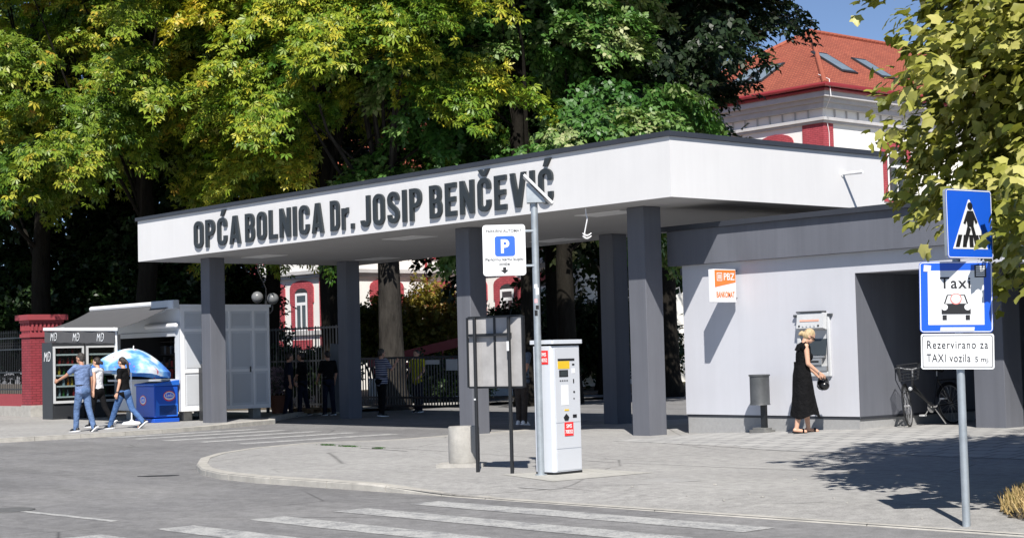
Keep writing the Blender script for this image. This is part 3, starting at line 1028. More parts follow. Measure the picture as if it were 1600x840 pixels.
# entrance ramp with red panelled rails
rp = thing('access_ramp', 'white access ramp with dark red railings in front of the hospital wing', 'ramp', (-47.5, 37, 0))
d = Vector((.654, .757, 0))
def ramp_wall(mb, p, L, z0, z1, h0, h1, th=.12, mi=0):
    p = Vector(p)
    nn = Vector((-d.y, d.x, 0)) * th
    a = [p + Vector((0, 0, z0)), p + d * L + Vector((0, 0, z1)), p + d * L + Vector((0, 0, h1)), p + Vector((0, 0, h0))]
    mb.add(a + [q + nn for q in a], [(0, 1, 2, 3), (7, 6, 5, 4), (0, 4, 5, 1), (1, 5, 6, 2), (2, 6, 7, 3), (3, 7, 4, 0)], mi)
P0 = (-48.95, 35.23, 0)
mb = MB()
ramp_wall(mb, P0, 4.6, -.1, -.1, .35, 1.3, .3)
ramp_wall(mb, (-48.35, 34.8, 0), 5.2, -.1, -.1, .75, .25, .3)
mb.build('ramp_wall', M['white_wall'], rp)
mb = MB()
ramp_wall(mb, P0, 4.6, 1.12, 2.05, 1.42, 2.42, .06)
ramp_wall(mb, (-48.3, 35.0, 0), 5.0, .9, 1.6, 1.05, 1.78, .06)
ramp_wall(mb, (-47.0, 35.5, 0), 3.4, 1.15, .75, 1.3, .9, .06)
for k in range(6):
    q = Vector(P0) + d * (.1 + .88 * k)
    mb.cyl(q + Vector((0, 0, .3 + .19 * k)), q + Vector((0, 0, 1.15 + .18 * k)), .03, n=6)
mb.build('railing', M['gutter'], rp)

rb = thing('hospital_block', 'tall white hospital block with red tiled hipped roof and skylights', 'building', (-59.4, 75, 0))
RX, RY, RL, RD = -53.27, 67.47, -65.5, 100
mb = MB()
mb.bb(RL, RX, RY, RD, -.1, 14.6)
mb.bb(RX + .001, -38, 78.6, RD, -.1, 14.5)
mb.build('wall', M['bwhite'], rb)
mb = MB()
def band(z0, z1, d_):
    mb.bb(RL - d_, RX + d_, RY - d_, RY - .001, z0, z1)
    mb.bb(RX + .001, RX + d_, RY + .0, 78.59 - d_, z0, z1)
    mb.bb(RX + d_ + .001, -38, 78.6 - d_, 78.599, z0, z1)
band(14.22, 14.6, .75)
band(14.0, 14.219, .5)
band(13.72, 13.999, .35)
band(13.1, 13.26, .26)
band(12.98, 13.099, .16)
band(6.6, 6.9, .2)
for k in range(14):
    x = RX - .9 - k * .86
    mb.bb(x - .05, x, RY - .1, RY - .002, 13.261, 13.719)
for k in range(10):
    y = RY + .9 + k * .98
    mb.bb(RX + .002, RX + .1, y, y + .05, 13.261, 13.719)
mb.build('cornice', M['cornice'], rb)
for x0, x1 in ((-54.6, RX + .06), (RL - .06, RL + 1.2)):
    mb = MB()
    mb.bb(x0, x1, RY - .06, RY - .001, .8, 6.59).bb(x0, x1, RY - .06, RY - .001, 6.91, 12.97)
    if x1 > -54:
        mb.bb(RX + .001, RX + .06, RY, RY + .75, .8, 6.59).bb(RX + .001, RX + .06, RY, RY + .75, 6.91, 12.97)
    mb.build('brick_pilaster', M['trim_red'], rb)
for k in range(5):
    x = -63.9 + k * 1.9
    MB().bb(x - .6, x + .6, RY - .06, RY - .001, 2.1, 2.9).build('brick_panel', M['trim_red'], rb)
for xx in (-56.45, -59.4, -62.3):
    arch_window((xx, RY, 0), (1, 0, 0), (0, -1, 0), 1.5, 2.6, 9.4, rb, rise=.35)
    arch_window((xx, RY, 0), (1, 0, 0), (0, -1, 0), 1.5, 2.4, 3.6, rb, rise=.35)
for yy in (73.55,):
    arch_window((RX, yy, 0), (0, 1, 0), (1, 0, 0), 1.7, 2.6, 9.2, rb, rise=.3)
    arch_window((RX, yy, 0), (0, 1, 0), (1, 0, 0), 1.7, 2.4, 3.4, rb, rise=.3)
for xx in (-50, -46.5):
    arch_window((xx, 78.6, 0), (1, 0, 0), (0, -1, 0), 1.6, 2.6, 9.2, rb, rise=.3)
ey, ez, pz = .95, 14.78, 19.45
XM = (RL + RX) / 2
ph = (XM, RY + 6.9, pz)
x0, x1, y0 = RL - ey, RX + ey, RY - ey
mb = MB()
mb.add([(x0, y0, ez), (x1, y0, ez), (x1, RD + 1, ez), (x0, RD + 1, ez), ph, (XM, RD - 6, pz), (x0, y0, ez - .02), (x1, y0, ez - .02), (x1, RD + 1, ez - .02), (x0, RD + 1, ez - .02)],
       [(0, 1, 4), (1, 2, 5, 4), (2, 3, 5), (3, 0, 4, 5), (9, 8, 7, 6)])
mb.add([(-38, 78.6 - ey, ez), (-38, 96, ez), (XM + 1, 87, 18.6), (-38, 87, 18.6), (RX + .9, 78.6 - ey, ez)], [(4, 0, 3, 2), (0, 1, 3)])
rf = mb.build('roof', M['roof'], rb)
mb = MB()
mb.tube([(x0, y0 - .05, ez + .0), (x1 + .05, y0 - .05, ez), (x1 + .05, 78.6 - ey, ez), (-38, 78.6 - ey - .05, ez)], .11, 8)
mb.tube([(x0 + .15, y0 + .12, ez - .2), (x1 - .12, y0 + .12, ez - .2), (x1 - .12, 78.6 - ey, ez - .2)], .09, 8)
mb.build('gutter', M['gutter'], rf)
mb = MB()
rr_ = random.Random(5)
for a, b, n_ in (((x1, y0, ez), ph, 24), ((x0, y0, ez), ph, 24), (ph, (XM, RD - 6, pz), 50)):
    a, b = Vector(a), Vector(b)
    for k in range(n_):
        p, q = a + (b - a) * (k / n_), a + (b - a) * ((k + 1.15) / n_)
        mb.cyl(p + Vector((0, 0, .03)), q + Vector((0, 0, .07)), .15, .12, 8)
mb.build('ridge', M['tile_dark'], rf)
# skylights lying in the roof slopes
def on_slope_right(y, t):
    # right slope: from eave x1 (t 0) to the ridge line (t 1)
    return Vector((x1 + (XM - x1) * t, y, ez + (pz - ez) * t))
def skylight(pts):
    c = sum(pts, Vector()) / 4
    n_ = (pts[1] - pts[0]).cross(pts[3] - pts[0]).normalized()
    if n_.z < 0:
        n_ = -n_
    A = [p + n_ * .1 for p in pts]
    mb = MB()
    mb.add(list(pts) + A, [(4, 5, 6, 7), (0, 1, 5, 4), (1, 2, 6, 5), (2, 3, 7, 6), (3, 0, 4, 7)])
    s = mb.build('skylight', M['anthracite'], rf)
    B = [c + (p - c) * .84 + n_ * .108 for p in pts]
    MB().add(B, [(0, 1, 2, 3)]).build('pane', M['skylight'], s)
for ya, yb in ((70.4, 71.7), (73.9, 75.1), (79.2, 80.4)):
    skylight([on_slope_right(ya, .26), on_slope_right(yb, .26), on_slope_right(yb, .56), on_slope_right(ya, .56)])
def on_slope_front(x, t):
    return Vector((x, y0 + (ph[1] - y0) * t, ez + (pz - ez) * t))
for xa in (-59.1, -60.5):
    skylight([on_slope_front(xa, .22), on_slope_front(xa + 1.15, .22), on_slope_front(xa + 1.15, .48), on_slope_front(xa, .48)])
mb = MB()
mb.tube([(x1 - 1.1, y0 + .9, ez + .72), (x1 - .1, y0 + .5, ez + .3), (x1 + .05, y0 + .4, ez - .6), (x1 - .8, y0 + .95, ez - 1.2), (RX + .09, RY + .35, 12.5), (RX + .09, RY + .36, 5)], .02, 5)
mb.build('lightning_cable', M['white_paint'], rb)

# ------------------------------------------------------------------ parking pole, ticket machine, notice board
UZ = Vector((0, 0, 1))
R3, F3 = Vector((RGT.x, RGT.y, 0)), Vector((FWD.x, FWD.y, 0))
pp = thing('parking_pole', 'galvanised pole with a white parking sign and a small tilted solar panel on top', 'sign pole', (-15.22, 13.54, 0))
PC = Vector((-15.22, 13.54, 0))
mb = MB()
mb.cyl(PC - UZ * .05, PC + UZ * 3.36, .043, .043, 20)
mb.cyl(PC, PC + UZ * .015, .075, .075, 16)
mb.build('pole', M['galv'], pp)
sc = PC - R3 * .385 - F3 * .06 + UZ * 2.78
def plate(name, c, ux, wd, ht, r, parent, matf, matb, th=.022, rim=None):
    """round cornered sign plate with a folded rim; returns origin (lower left of the face), ux, uy and the outward normal"""
    ux = Vector(ux).normalized()
    uy = UZ if abs(ux.z) < 1e-6 else Vector((0, 0, 1)) - ux * ux.z
    uy = Vector(uy).normalized()
    o = Vector(c) - ux * wd / 2 - uy * ht / 2
    mb = MB()
    mb.prism(rrect(0, 0, wd, ht, r), o, ux, uy, th, 0, 1)
    p = mb.build(name, [matf, matb], parent)
    return p, o, ux, uy, ux.cross(uy)
p, o, ux, uy, nn = plate('parking_sign', sc, R3, .53, .63, .04, pp, M['sign_white'], M['galv'], .02)
mb = MB()
mb.prism(rrect(.15, .24, .40, .49, .035), o + nn * .003, ux, uy, .0025, 0)
text_into(mb, "P", o + nn * .003 + ux * .278 + uy * .285, ux, uy, .16, .105, .003, 1, .035)
text_into(mb, "PARKIRNI AUTOMAT", o + nn * .001 + ux * .265 + uy * .535, ux, uy, .036, .44, .002, 2, .005)
text_into(mb, "Parkirnu kartu kupiti", o + nn * .001 + ux * .265 + uy * .185, ux, uy, .036, .47, .002, 2, .015)
text_into(mb, "ovdje", o + nn * .001 + ux * .265 + uy * .128, ux, uy, .036, .13, .002, 2, .015)
mb.prism([(.245, .105), (.245, .07), (.215, .07), (.265, .025), (.315, .07), (.285, .07), (.285, .105)][::-1], o + nn * .003, ux, uy, .002, 2)
mb.build('lettering', [M['blue_park'], M['sign_white'], M['ink']], p)
for z in (.55, .12):
    MB().box(o + ux * .55 + uy * z - nn * .035, (.2, .03, .025), math.atan2(ux.y, ux.x)).build('bracket', M['galv'], pp)
top = PC + UZ * 3.36
mb = MB()
mb.prism([(-.09, 0), (.14, 0), (.11, .06), (-.07, .24), (-.09, .24)], top - F3 * .09, R3, UZ, .2)
mb.build('control_box', M['galv'], pp)
tilt = Matrix((R3, F3, UZ)).transposed() @ Matrix.Rotation(R(46), 3, 'Y')
mb = MB()
mb.box(top + R3 * .055 + UZ * .16 - F3 * .0, (.50, .34, .028), rot=tilt)
mb.build('solar_panel', M['white_paint'], pp)
MB().box(top + R3 * .055 + UZ * .16 + (tilt @ Vector((0, 0, .0155))), (.47, .31, .003), rot=tilt).build('solar_cells', M['pane'], pp)
rs = random.Random(8)
pink = mat('pale_pink_sticker', (.7, .4, .42))
for z, h_, k in ((2.30, .05, 'sign_white'), (2.22, .09, 'sign_white'), (2.12, .05, None), (2.04, .05, 'ink'), (1.96, .07, 'ink')):
    a0 = math.atan2(-F3.y, -F3.x) + rs.uniform(-.3, .3)
    A = [PC + Vector((math.cos(a0 + a), math.sin(a0 + a), 0)) * .0445 for a in (-.45, -.15, .15, .45)]
    MB().add([q + UZ * z for q in A] + [q + UZ * (z + h_) for q in A], [(i, i + 1, i + 5, i + 4) for i in range(3)]).build('sticker', M[k] if k else pink, pp)

tm = thing('ticket_machine', 'tall pale grey parking ticket machine with red stickers', 'ticket machine', (-15.07, 13.63, 0), R(94.6))
W_, D_, H_ = .53, .36, 1.66
c_ = .03
mb = MB()
prof = [(c_, 0), (W_ - c_, 0), (W_, c_), (W_, D_ - .05), (W_ - .05, D_), (.05, D_), (0, D_ - .05), (0, c_)]
mb.prism(prof, (0, 0, H_ - .075), (1, 0, 0), (0, 1, 0), H_ - .075 - .035)
mb.build('body', M['machine'], tm, local=True, bevel=.006)
mb = MB().prism([(x * 1.01, y * 1.01) for x, y in prof], (0, 0, .033), (1, 0, 0), (0, 1, 0), .035)
mb.build('base', M['black'], tm, local=True)
mb = MB().prism([(-.012, -.03), (W_ + .012, -.03), (W_ + .012, D_ + .01), (-.012, D_ + .01)], (0, 0, H_), (1, 0, 0), (0, 1, 0), .05)
mb.build('lid', M['machine'], tm, local=True, bevel=.02, seg=3)
fx, fz, fn = Vector((1, 0, 0)), UZ, Vector((0, -1, 0))
mb = MB()
fo = Vector((0, -.004, 0))
def pan(x0, x1, z0, z1, mi, d=.004):
    mb.prism([(x0, z0), (x1, z0), (x1, z1), (x0, z1)], (0, -d, 0), fx, fz, d - .0005, mi)
pan(.05, W_ - .04, .64, H_ - .10, 0, .006)
pan(.05, W_ - .04, .32, .632, 0, .006)
pan(.05, W_ - .04, .05, .312, 0, .006)
pan(.10, .40, 1.40, 1.425, 2, .012)
pan(.10, .31, 1.30, 1.395, 1, .009)
pan(.12, .28, 1.20, 1.285, 2, .010)
mb.prism([(.14, 1.21), (.26, 1.21), (.26, 1.275), (.14, 1.275)], (0, -.012, 0), fx, fz, .002, 5)
for k in range(4):
    pan(.13 + k * .04, .15 + k * .04, 1.145, 1.16, 2, .010)
pan(.15, .28, .85, 1.10, 3, .009)
pan(.36, .40, 1.34, 1.36, 2, .010)
pan(.35, .41, 1.24, 1.30, 3, .009)
pan(.37, .385, 1.12, 1.17, 2, .012)
pan(.37, .395, 1.0, 1.02, 2, .012)
pan(.37, .385, .92, .935, 2, .012)
pan(.20, .28, .78, .80, 1, .010)
mb.prism([(.20, .66), (.26, .66), (.28, .70), (.23, .745), (.18, .70)], (0, -.012, 0), fx, fz, .01, 2)
pan(.35, .42, .69, .73, 2, .010)
mb.build('control_panel', [M['machine2'], M['yellow'], M['ink'], M['sign_white'], M['red'], M['pane']], tm, local=True)
def sticker(o, ux, uy):
    mb = MB()
    nn = Vector(ux).cross(Vector(uy))
    mb.prism([(0, 0), (.16, 0), (.16, .17), (0, .17)], Vector(o) + nn * .004, ux, uy, .003, 0)
    text_into(mb, "SMS", Vector(o) + nn * .004 + Vector(ux) * .08 + Vector(uy) * .10, ux, uy, .045, .10, .002, 1, .02)
    text_into(mb, "708352", Vector(o) + nn * .004 + Vector(ux) * .08 + Vector(uy) * .03, ux, uy, .045, .135, .002, 1, .02)
    mb.build('sticker', [M['red'], M['sign_white']], tm, local=True)
sticker((.19, -.008, .47), fx, fz)
sticker((0, .22, 1.36), Vector((0, -1, 0)), fz)

nb = thing('notice_board', 'back of a grey panelled notice board on two black posts', 'notice board', (-16.1, 13.55, 0))
P1, P2 = Vector((-16.37, 13.48, 0)), Vector((-15.80, 13.57, 0))
bu = (P2 - P1).normalized()
bn = Vector((-bu.y, bu.x, 0))
for q in (P1, P2):
    mb = MB()
    mb.cyl(q - UZ * .05, q + UZ * 1.98, .024, n=12)
    mb.build('post', M['black'], nb)
cb = (P1 + P2) / 2 + bn * .06 + bu * .01
mb = MB()
ang = math.atan2(bu.y, bu.x)
for s_ in (-.465, 0, .465):
    mb.box(cb + bu * s_ + UZ * 1.53, (.03, .04, .90), ang)
for z in (1.08, 1.98):
    for s_ in (-.2325, .2325):
        mb.box(cb + bu * s_ + UZ * z, (.434, .04, .025), ang)
mb.build('frame', M['black'], nb)
mb = MB()
for k in range(2):
    for s_ in (-.345, -.12):
        mb.box(cb + bu * (s_ + k * .465) + UZ * 1.53, (.222, .014, .873), ang)
mb.build('panel', mat('stained_grey_board', (.40, .39, .385), .8, .28, 3), nb)
MB().box(cb - bn * .045 + bu * (-.06) + UZ * 1.75, (.72, .03, .035), ang).build('crossbar', M['black'], nb)
MB().box(P2 - bn * .026 + UZ * 1.60, (.035, .004, .12), ang).box(P1 - bn * .026 + UZ * .93, (.03, .004, .02), ang).build('sticker', M['sign_white'], nb)

sl = MB().prism([(-.33, -.22), (.30, -.26), (.35, .05), (.1, .25), (-.25, .2)], (-17.42, 14.05, .05), (R3.x, R3.y, 0), (F3.x, F3.y, 0), .06).build('concrete_slab', M['conc'], bevel=.008)
tag(sl, 'small broken concrete slab lying flat under the concrete drum', 'slab')
mb = MB()
mb.lathe((-17.38, 14.08, .051), [(.0, 0), (.205, 0), (.212, .03), (.214, .25), (.211, .465), (.204, .49), (.165, .488), (.16, .46), (.16, .1), (0, .1)], 32)
dr = mb.build('concrete_drum', M['conc'])
tag(dr, 'round concrete drum standing on a slab beside the notice board', 'concrete drum')

# ------------------------------------------------------------------ taxi sign pole at the kerb
TB = Vector((-8.13, 12.03, zg(-8.13, 12.03)))
tp = thing('taxi_sign_pole', 'galvanised pole with blue crossing sign, blue taxi sign and white taxi plate', 'sign pole', TB)
mb = MB()
mb.cyl(TB - UZ * .1, Vector((TB.x, TB.y, 2.72)), .034, n=20)
mb.build('pole', M['galv'], tp)
bt = R(1.3)
def face_dir(a):
    v = R3 * math.cos(a) - F3 * math.sin(a)
    return v
ux_t = (face_dir(R(11)) * math.cos(bt) - UZ * math.sin(bt))
c0 = TB - F3 * .055 - R3 * .03
p, o, ux, uy, nn = plate('taxi_sign', Vector((c0.x, c0.y, 1.885)), ux_t, .60, .60, .03, tp, M['blue_sign'], M['galv'], .025)
mb = MB()
def poly(pts, mi, d=.002, oo=None):
    mb.prism(pts, o + nn * d, ux, uy, d - .0003, mi)
def rim(w_, h_, r, t=.012, mi=0):
    a, b = rrect(.004, .004, w_ - .004, h_ - .004, r, n=5), rrect(t, t, w_ - t, h_ - t, max(.004, r - t), n=5)
    vs = [o + nn * .0022 + ux * q[0] + uy * q[1] for q in a + b]
    n_ = len(a)
    mb.add(vs, [(i, (i + 1) % n_, n_ + (i + 1) % n_, n_ + i) for i in range(n_)], mi)
rim(.60, .60, .03, .011, 0)
poly([(.07, .065), (.53, .065), (.53, .525), (.07, .525)], 0, .002)
text_into(mb, "Taxi", o + nn * .002 + ux * .295 + uy * .375, ux, uy, .095, .25, .002, 1, .015, spacing=1.15)
poly([(.18, .155), (.42, .155), (.42, .205), (.40, .245), (.20, .245), (.18, .205)], 1, .004)
poly([(.20, .245), (.212, .245), (.235, .315), (.225, .32)], 1, .004)
poly([(.40, .245), (.375, .32), (.365, .315), (.388, .245)], 1, .004)
poly([(.225, .32), (.235, .313), (.365, .313), (.375, .32)], 1, .0035)
for x in (.205, .395):
    poly(disc_poly(x, .215, .027), 0, .006)
    poly([(x - .018, .105), (x + .018, .105), (x + .018, .148), (x - .018, .148)], 1, .004)
poly(disc_poly(.30, .285, .048), 2, .0055)
poly(disc_poly(.30, .285, .038), 0, .0065)
poly(disc_poly(.305, .288, .02, .028), 3, .0075)
poly([(.455, .465), (.55, .465), (.55, .57), (.455, .57)], 1, .004)
for k in range(5):
    poly([(.467, .478 + .018 * k), (.538, .478 + .018 * k), (.538, .488 + .018 * k), (.467, .488 + .018 * k)], 0, .005)
poly([(.035, .52), (.095, .515), (.10, .57), (.04, .575)], 4, .004)
poly([(.165, .012), (.445, .012), (.45, .045), (.17, .045)], 4, .006)
mb.build('lettering', [M['sign_white'], M['ink'], mat('faded_red_sticker', (.75, .22, .2)), M['grey_plastic'], mat('old_white_tape', (.62, .64, .66), .6, .15, 20)], p)
p, o, ux, uy, nn = plate('text_plate', Vector((c0.x, c0.y, 1.425)) - ux_t * .004, ux_t, .60, .30, .02, tp, M['sign_white'], M['galv'], .022)
mb = MB()
a, b = rrect(.012, .012, .588, .288, .016, n=5), rrect(.018, .018, .582, .282, .011, n=5)
n_ = len(a)
mb.add([o + nn * .0015 + ux * q[0] + uy * q[1] for q in a + b], [(i, (i + 1) % n_, n_ + (i + 1) % n_, n_ + i) for i in range(n_)], 0)
text_into(mb, "Rezervirano za", o + nn * .001 + ux * .30 + uy * .175, ux, uy, .068, .50, .002, 0, .004, spacing=1.15)
text_into(mb, "TAXI vozila", o + nn * .001 + ux * .225 + uy * .062, ux, uy, .068, .36, .002, 0, .004, spacing=1.1)
text_into(mb, "5 mj.", o + nn * .001 + ux * .50 + uy * .062, ux, uy, .045, .115, .002, 0, .003)
mb.build('lettering', [M['ink']], p)
uxc = (R3 * .82 + F3 * .57).normalized()
p, o, ux, uy, nn = plate('crossing_sign', Vector((TB.x, TB.y, 2.50)) + R3 * .12 + nn * .075, uxc, .585, .585, .03, tp, M['blue_sign'], M['galv'], .03)
mb = MB()
rim(.585, .585, .03, .012, 0)
mb.prism([(.07, .08), (.515, .08), (.30, .50), (.285, .50)], o + nn * .002, ux, uy, .0017, 0)
for k, x in enumerate((.10, .19, .28, .37, .445)):
    poly([(x, .095), (x + .05, .095), (x + .05 + (.29 - x - .025) * .25, .20), (x + (.29 - x - .025) * .25, .20)], 1, .004)
poly(disc_poly(.30, .445, .032), 1, .006)
poly([(.26, .27), (.335, .27), (.345, .34), (.335, .405), (.265, .405), (.25, .34)], 1, .006)
poly([(.26, .275), (.20, .12), (.235, .11), (.30, .25)], 1, .0065)
poly([(.30, .275), (.35, .11), (.39, .12), (.335, .275)], 1, .007)
poly([(.262, .40), (.21, .30), (.232, .29), (.275, .37)], 1, .0075)
poly([(.335, .40), (.385, .31), (.365, .295), (.325, .37)], 1, .008)
mb.build('lettering', [M['sign_white'], M['ink']], p)
mb = MB()
for z in (1.35, 1.72, 2.05, 2.40, 2.62):
    mb.box(Vector((TB.x, TB.y, z)) - F3 * .02, (.12, .05, .03), math.atan2(R3.y, R3.x))
mb.build('clamp', M['galv'], tp)

# ------------------------------------------------------------------ litter bin, bicycle
bz = zg(-18.35, 21.3)
lb = thing('litter_bin', 'dark grey litter bin on a post against the lilac wall', 'litter bin', (-18.35, 21.30, bz))
mb = MB()
n_ = 20
prof = [(.0, .47), (.175, .47), (.165, .50), (.165, .95), (.18, .955), (.18, .98), (.15, .98), (.15, .6), (0, .6)]
mb.lathe((-18.35, 21.30, bz), prof, 28)
mb.build('bucket', mat('scuffed_dark_grey_plastic', (.075, .08, .085), .5, .35, 5), lb)
MB().bb(-18.40, -18.30, 21.36, 21.42, bz + .06, bz + .9).build('post', M['black'], lb)
mb = MB().prism(rrect(-.2, -.14, .2, .14, .06), (-18.35, 21.33, bz + .05), (1, 0, 0), (0, 1, 0), .05).prism(rrect(-.15, -.1, .15, .1, .04), (-18.35, 21.33, bz + .085), (1, 0, 0), (0, 1, 0), .034)
mb.build('foot', mat('dirty_grey_base', (.16, .16, .155), .8, .2, 6), lb)

bkz = zg(-16.1, 23) + .005
bk = thing('bicycle', 'old black city bicycle with a front basket leaning in the recess', 'bicycle', (-16.02, 23.45, bkz))
HB = Vector((-.08, -1, 0)).normalized()
SB = Vector((HB.y, -HB.x, 0))
lean = R(7)
def bp(f, s_, z):
    # f forward from the rear hub, s_ sideways, leaning a little on its stand
    return Vector((-16.02, 23.45, bkz)) + HB * f + (SB * (s_ + math.sin(lean) * z)) + UZ * (z * math.cos(lean))
def wheel(c, fwd, side, name):
    up = side.cross(fwd)
    if up.z < 0:
        up = -up
    mb = MB()
    ring = lambda r: [c + (fwd * math.cos(a) + up * math.sin(a)) * r for a in [2 * PI * i / 36 for i in range(36)]]
    w_ = MB().tube(ring(.325), .017, 8, closed=True).build(name, M['black'], bk)
    MB().tube(ring(.302), .011, 6, closed=True).build('rim', M['steel'], w_)
    mb = MB()
    for k in range(18):
        a = 2 * PI * k / 18
        mb.cyl(c + side * (.025 if k % 2 else -.025), c + (fwd * math.cos(a) + up * math.sin(a)) * .30, .0025, n=4, cap=False)
    mb.cyl(c - side * .05, c + side * .05, .02, n=10)
    mb.build('spokes', M['steel'], w_)
rear_c = bp(0, 0, .34)
upv = (bp(0, 0, 1) - bp(0, 0, 0)).normalized()
side_r = HB.cross(upv).normalized()
wheel(rear_c, HB, side_r, 'wheel')
st = R(26)
Fd = (HB * math.cos(st) + side_r * math.sin(st) * (1 if (side_r.dot(R3) < 0) else -1)).normalized()
# steer so that the front wheel turns towards the street
Fd = (Vector((.42, -.9, 0))).normalized()
front_c = bp(1.10, 0, .34)
side_f = Fd.cross(upv).normalized()
wheel(front_c, Fd, side_f, 'wheel')
bb_, seat_t, head_b, head_t = bp(.46, 0, .30), bp(.26, 0, .80), bp(.92, 0, .62), bp(.87, 0, .80)
mb = MB()
mb.tube([head_b, bb_], .018, 8).tube([bp(.90, 0, .70), bp(.55, 0, .36), bb_], .016, 8)
mb.tube([bb_, seat_t], .017, 8)
for s_ in (-.05, .05):
    mb.tube([bb_ + side_r * s_ * .5, rear_c + side_r * s_], .010, 6).tube([seat_t - UZ * .05, rear_c + side_r * s_], .009, 6)
mb.tube([head_b - UZ * .02, head_t], .02, 8)
mb.build('frame', M['black'], bk)
mb = MB()
for s_ in (-.05, .05):
    mb.tube([head_b + side_f * s_ * .7, front_c + side_f * s_ + UZ * .2, front_c + side_f * s_], .011, 6)
mb.tube([head_b + side_f * .04, head_b - side_f * .04], .016, 6)
mb.build('fork', M['black'], bk)
mb = MB()
hc = head_t + UZ * .13
mb.tube([head_t, hc], .013, 8)
mb.tube([hc - side_f * .30 - Fd * .16 + UZ * .05, hc - side_f * .24 - Fd * .02 + UZ * .06, hc - side_f * .1 + UZ * .02, hc, hc + side_f * .1 + UZ * .02, hc + side_f * .24 - Fd * .02 + UZ * .06, hc + side_f * .30 - Fd * .16 + UZ * .05], .012, 8)
mb.build('handlebar', M['steel'], bk)
for s_ in (-1, 1):
    a = hc + side_f * .30 * s_ - Fd * .16 + UZ * .05
    MB().cyl(a, a + (Fd * -.1 + side_f * .03 * s_), .017, n=8).build('grip', M['black'], bk)
mb = MB()
for i in range(10):
    for z in (0, .08, .16, .24):
        pass
bc = head_b + Fd * .24 + UZ * .14
bw, bd = .17, .13
def bpt(a, b, z):
    k = .82 + .18 * (z / .26)
    return bc + side_f * (a * bw * k) + Fd * (b * bd * k) + UZ * z
cor = [(-1, -1), (1, -1), (1, 1), (-1, 1)]
for z in [.0, .05, .10, .15, .20, .26]:
    mb.tube([bpt(a, b, z) for a, b in cor], .004 if z < .26 else .007, 5, closed=True)
for k in range(8):
    t = -1 + 2 * k / 7
    for q in ((t, -1), (t, 1), (-1, t), (1, t)):
        mb.cyl(bpt(*q, 0), bpt(*q, .26), .003, n=4, cap=False)
    mb.cyl(bpt(t, -1, 0), bpt(t, 1, 0), .003, n=4, cap=False)
mb.build('basket', M['black'], bk)
hl = head_b + Fd * .10 + UZ * .0
mb = MB().cyl(hl, hl + Fd * .06, .025, .035, 14)
h_ = mb.build('headlight', M['steel'], bk)
MB().sph(hl + Fd * .062, (.03, .03, .03), 12, 8).build('lens', M['sign_white'], h_)
mb = MB()
sp_ = seat_t + UZ * .10
mb.tube([seat_t, sp_], .012, 8)
mb.build('seat_post', M['steel'], bk)
mb = MB()
mb.tube([sp_ - HB * .12 + UZ * .03, sp_ - HB * .05 + UZ * .04, sp_ + HB * .06 + UZ * .03, sp_ + HB * .15 + UZ * .02], [.075, .07, .035, .02], 10)
mb.build('saddle', M['black'], bk)
mb = MB()
ck = bb_ + side_r * .07
mb.tube([bb_ - side_r * .07, ck], .014, 8).tube([ck, ck + HB * .12 - UZ * .12], .009, 6).tube([bb_ - side_r * .07, bb_ - side_r * .07 - HB * .12 + UZ * .12], .009, 6)
mb.cyl(bb_ + side_r * .04, bb_ + side_r * .045, .09, n=20)
mb.build('crank', M['steel'], bk)
for s_, q in ((1, ck + HB * .12 - UZ * .12), (-1, bb_ - side_r * .07 - HB * .12 + UZ * .12)):
    MB().box(q + side_r * s_ * .05, (.09, .08, .025), math.atan2(HB.y, HB.x)).build('pedal', M['grey_plastic'], bk)
MB().tube([bb_ - UZ * .03 - HB * .05, bb_ - UZ * .28 - HB * .06 + R3 * .16], .011, 6).build('kickstand', M['steel'], bk)
mb = MB()
aa = [rear_c + (HB * math.cos(a) + upv * math.sin(a)) * .355 for a in [R(20 + 12 * i) for i in range(14)]]
mb.tube(aa, .016, 6)
aa = [front_c + (Fd * math.cos(a) + upv * math.sin(a)) * .355 for a in [R(40 + 12 * i) for i in range(11)]]
mb.build('mudguard', M['black'], bk)
MB().tube(aa, .016, 6).build('mudguard', M['black'], bk)
mb = MB()
for k in range(4):
    q = bp(-.32 + .0 * k, 0, .74) + side_r * (-.07 + .047 * k)
    mb.cyl(q, q + HB * .5, .006, n=5)
mb.tube([bp(-.3, .07, .74), rear_c + side_r * .06], .006, 5)
mb.build('luggage_rack', M['black'], bk)

# ------------------------------------------------------------------ kiosk with awning, fridges, freezer, parasol
KX, KX0, KY, KY1, KZ0, KZ1 = -37.31, -40.75, 21.0, 23.66, .25, 2.90
kk = thing('kiosk', 'white panelled kiosk with grey awning and dark open counter beside the canopy', 'kiosk', (-39, 22.3, 0))
mb = MB()
t_ = .08
mb.bb(KX - t_, KX, KY, KY1, KZ0, KZ1)
mb.bb(KX0, KX - t_ - .001, KY1 - t_, KY1, KZ0, KZ1)
mb.bb(KX0, KX0 + t_, KY + .001, KY1 - t_ - .001, KZ0, KZ1)
mb.bb(KX0, KX - t_ - .001, KY + .001, KY + t_, KZ0, 1.05)
mb.bb(KX0, KX - t_ - .001, KY + .001, KY + t_, 2.30, KZ1)
mb.bb(KX - .26, KX - t_ - .001, KY + .001, KY + t_, 1.051, 2.299)
mb.bb(KX0 + t_ + .001, KX - t_ - .001, KY + t_ + .001, KY1 - t_ - .001, KZ0, KZ0 + .05)
mb.build('wall', M['kiosk'], kk)
MB().bb(KX0 - .05, KX + .04, KY - .03, KY1 + .05, KZ1 + .001, KZ1 + .07).build('roof', M['white_pvc'], kk)
mb = MB()
mb.bb(KX - .01, KX + .025, KY, KY + .12, KZ0 + .002, KZ1 - .002)
mb.bb(KX + .0, KX + .025, KY + .121, KY1, KZ0 + .002, KZ0 + .1)
mb.bb(KX + .0, KX + .025, KY + .121, KY1, KZ1 - .1, KZ1 - .002)
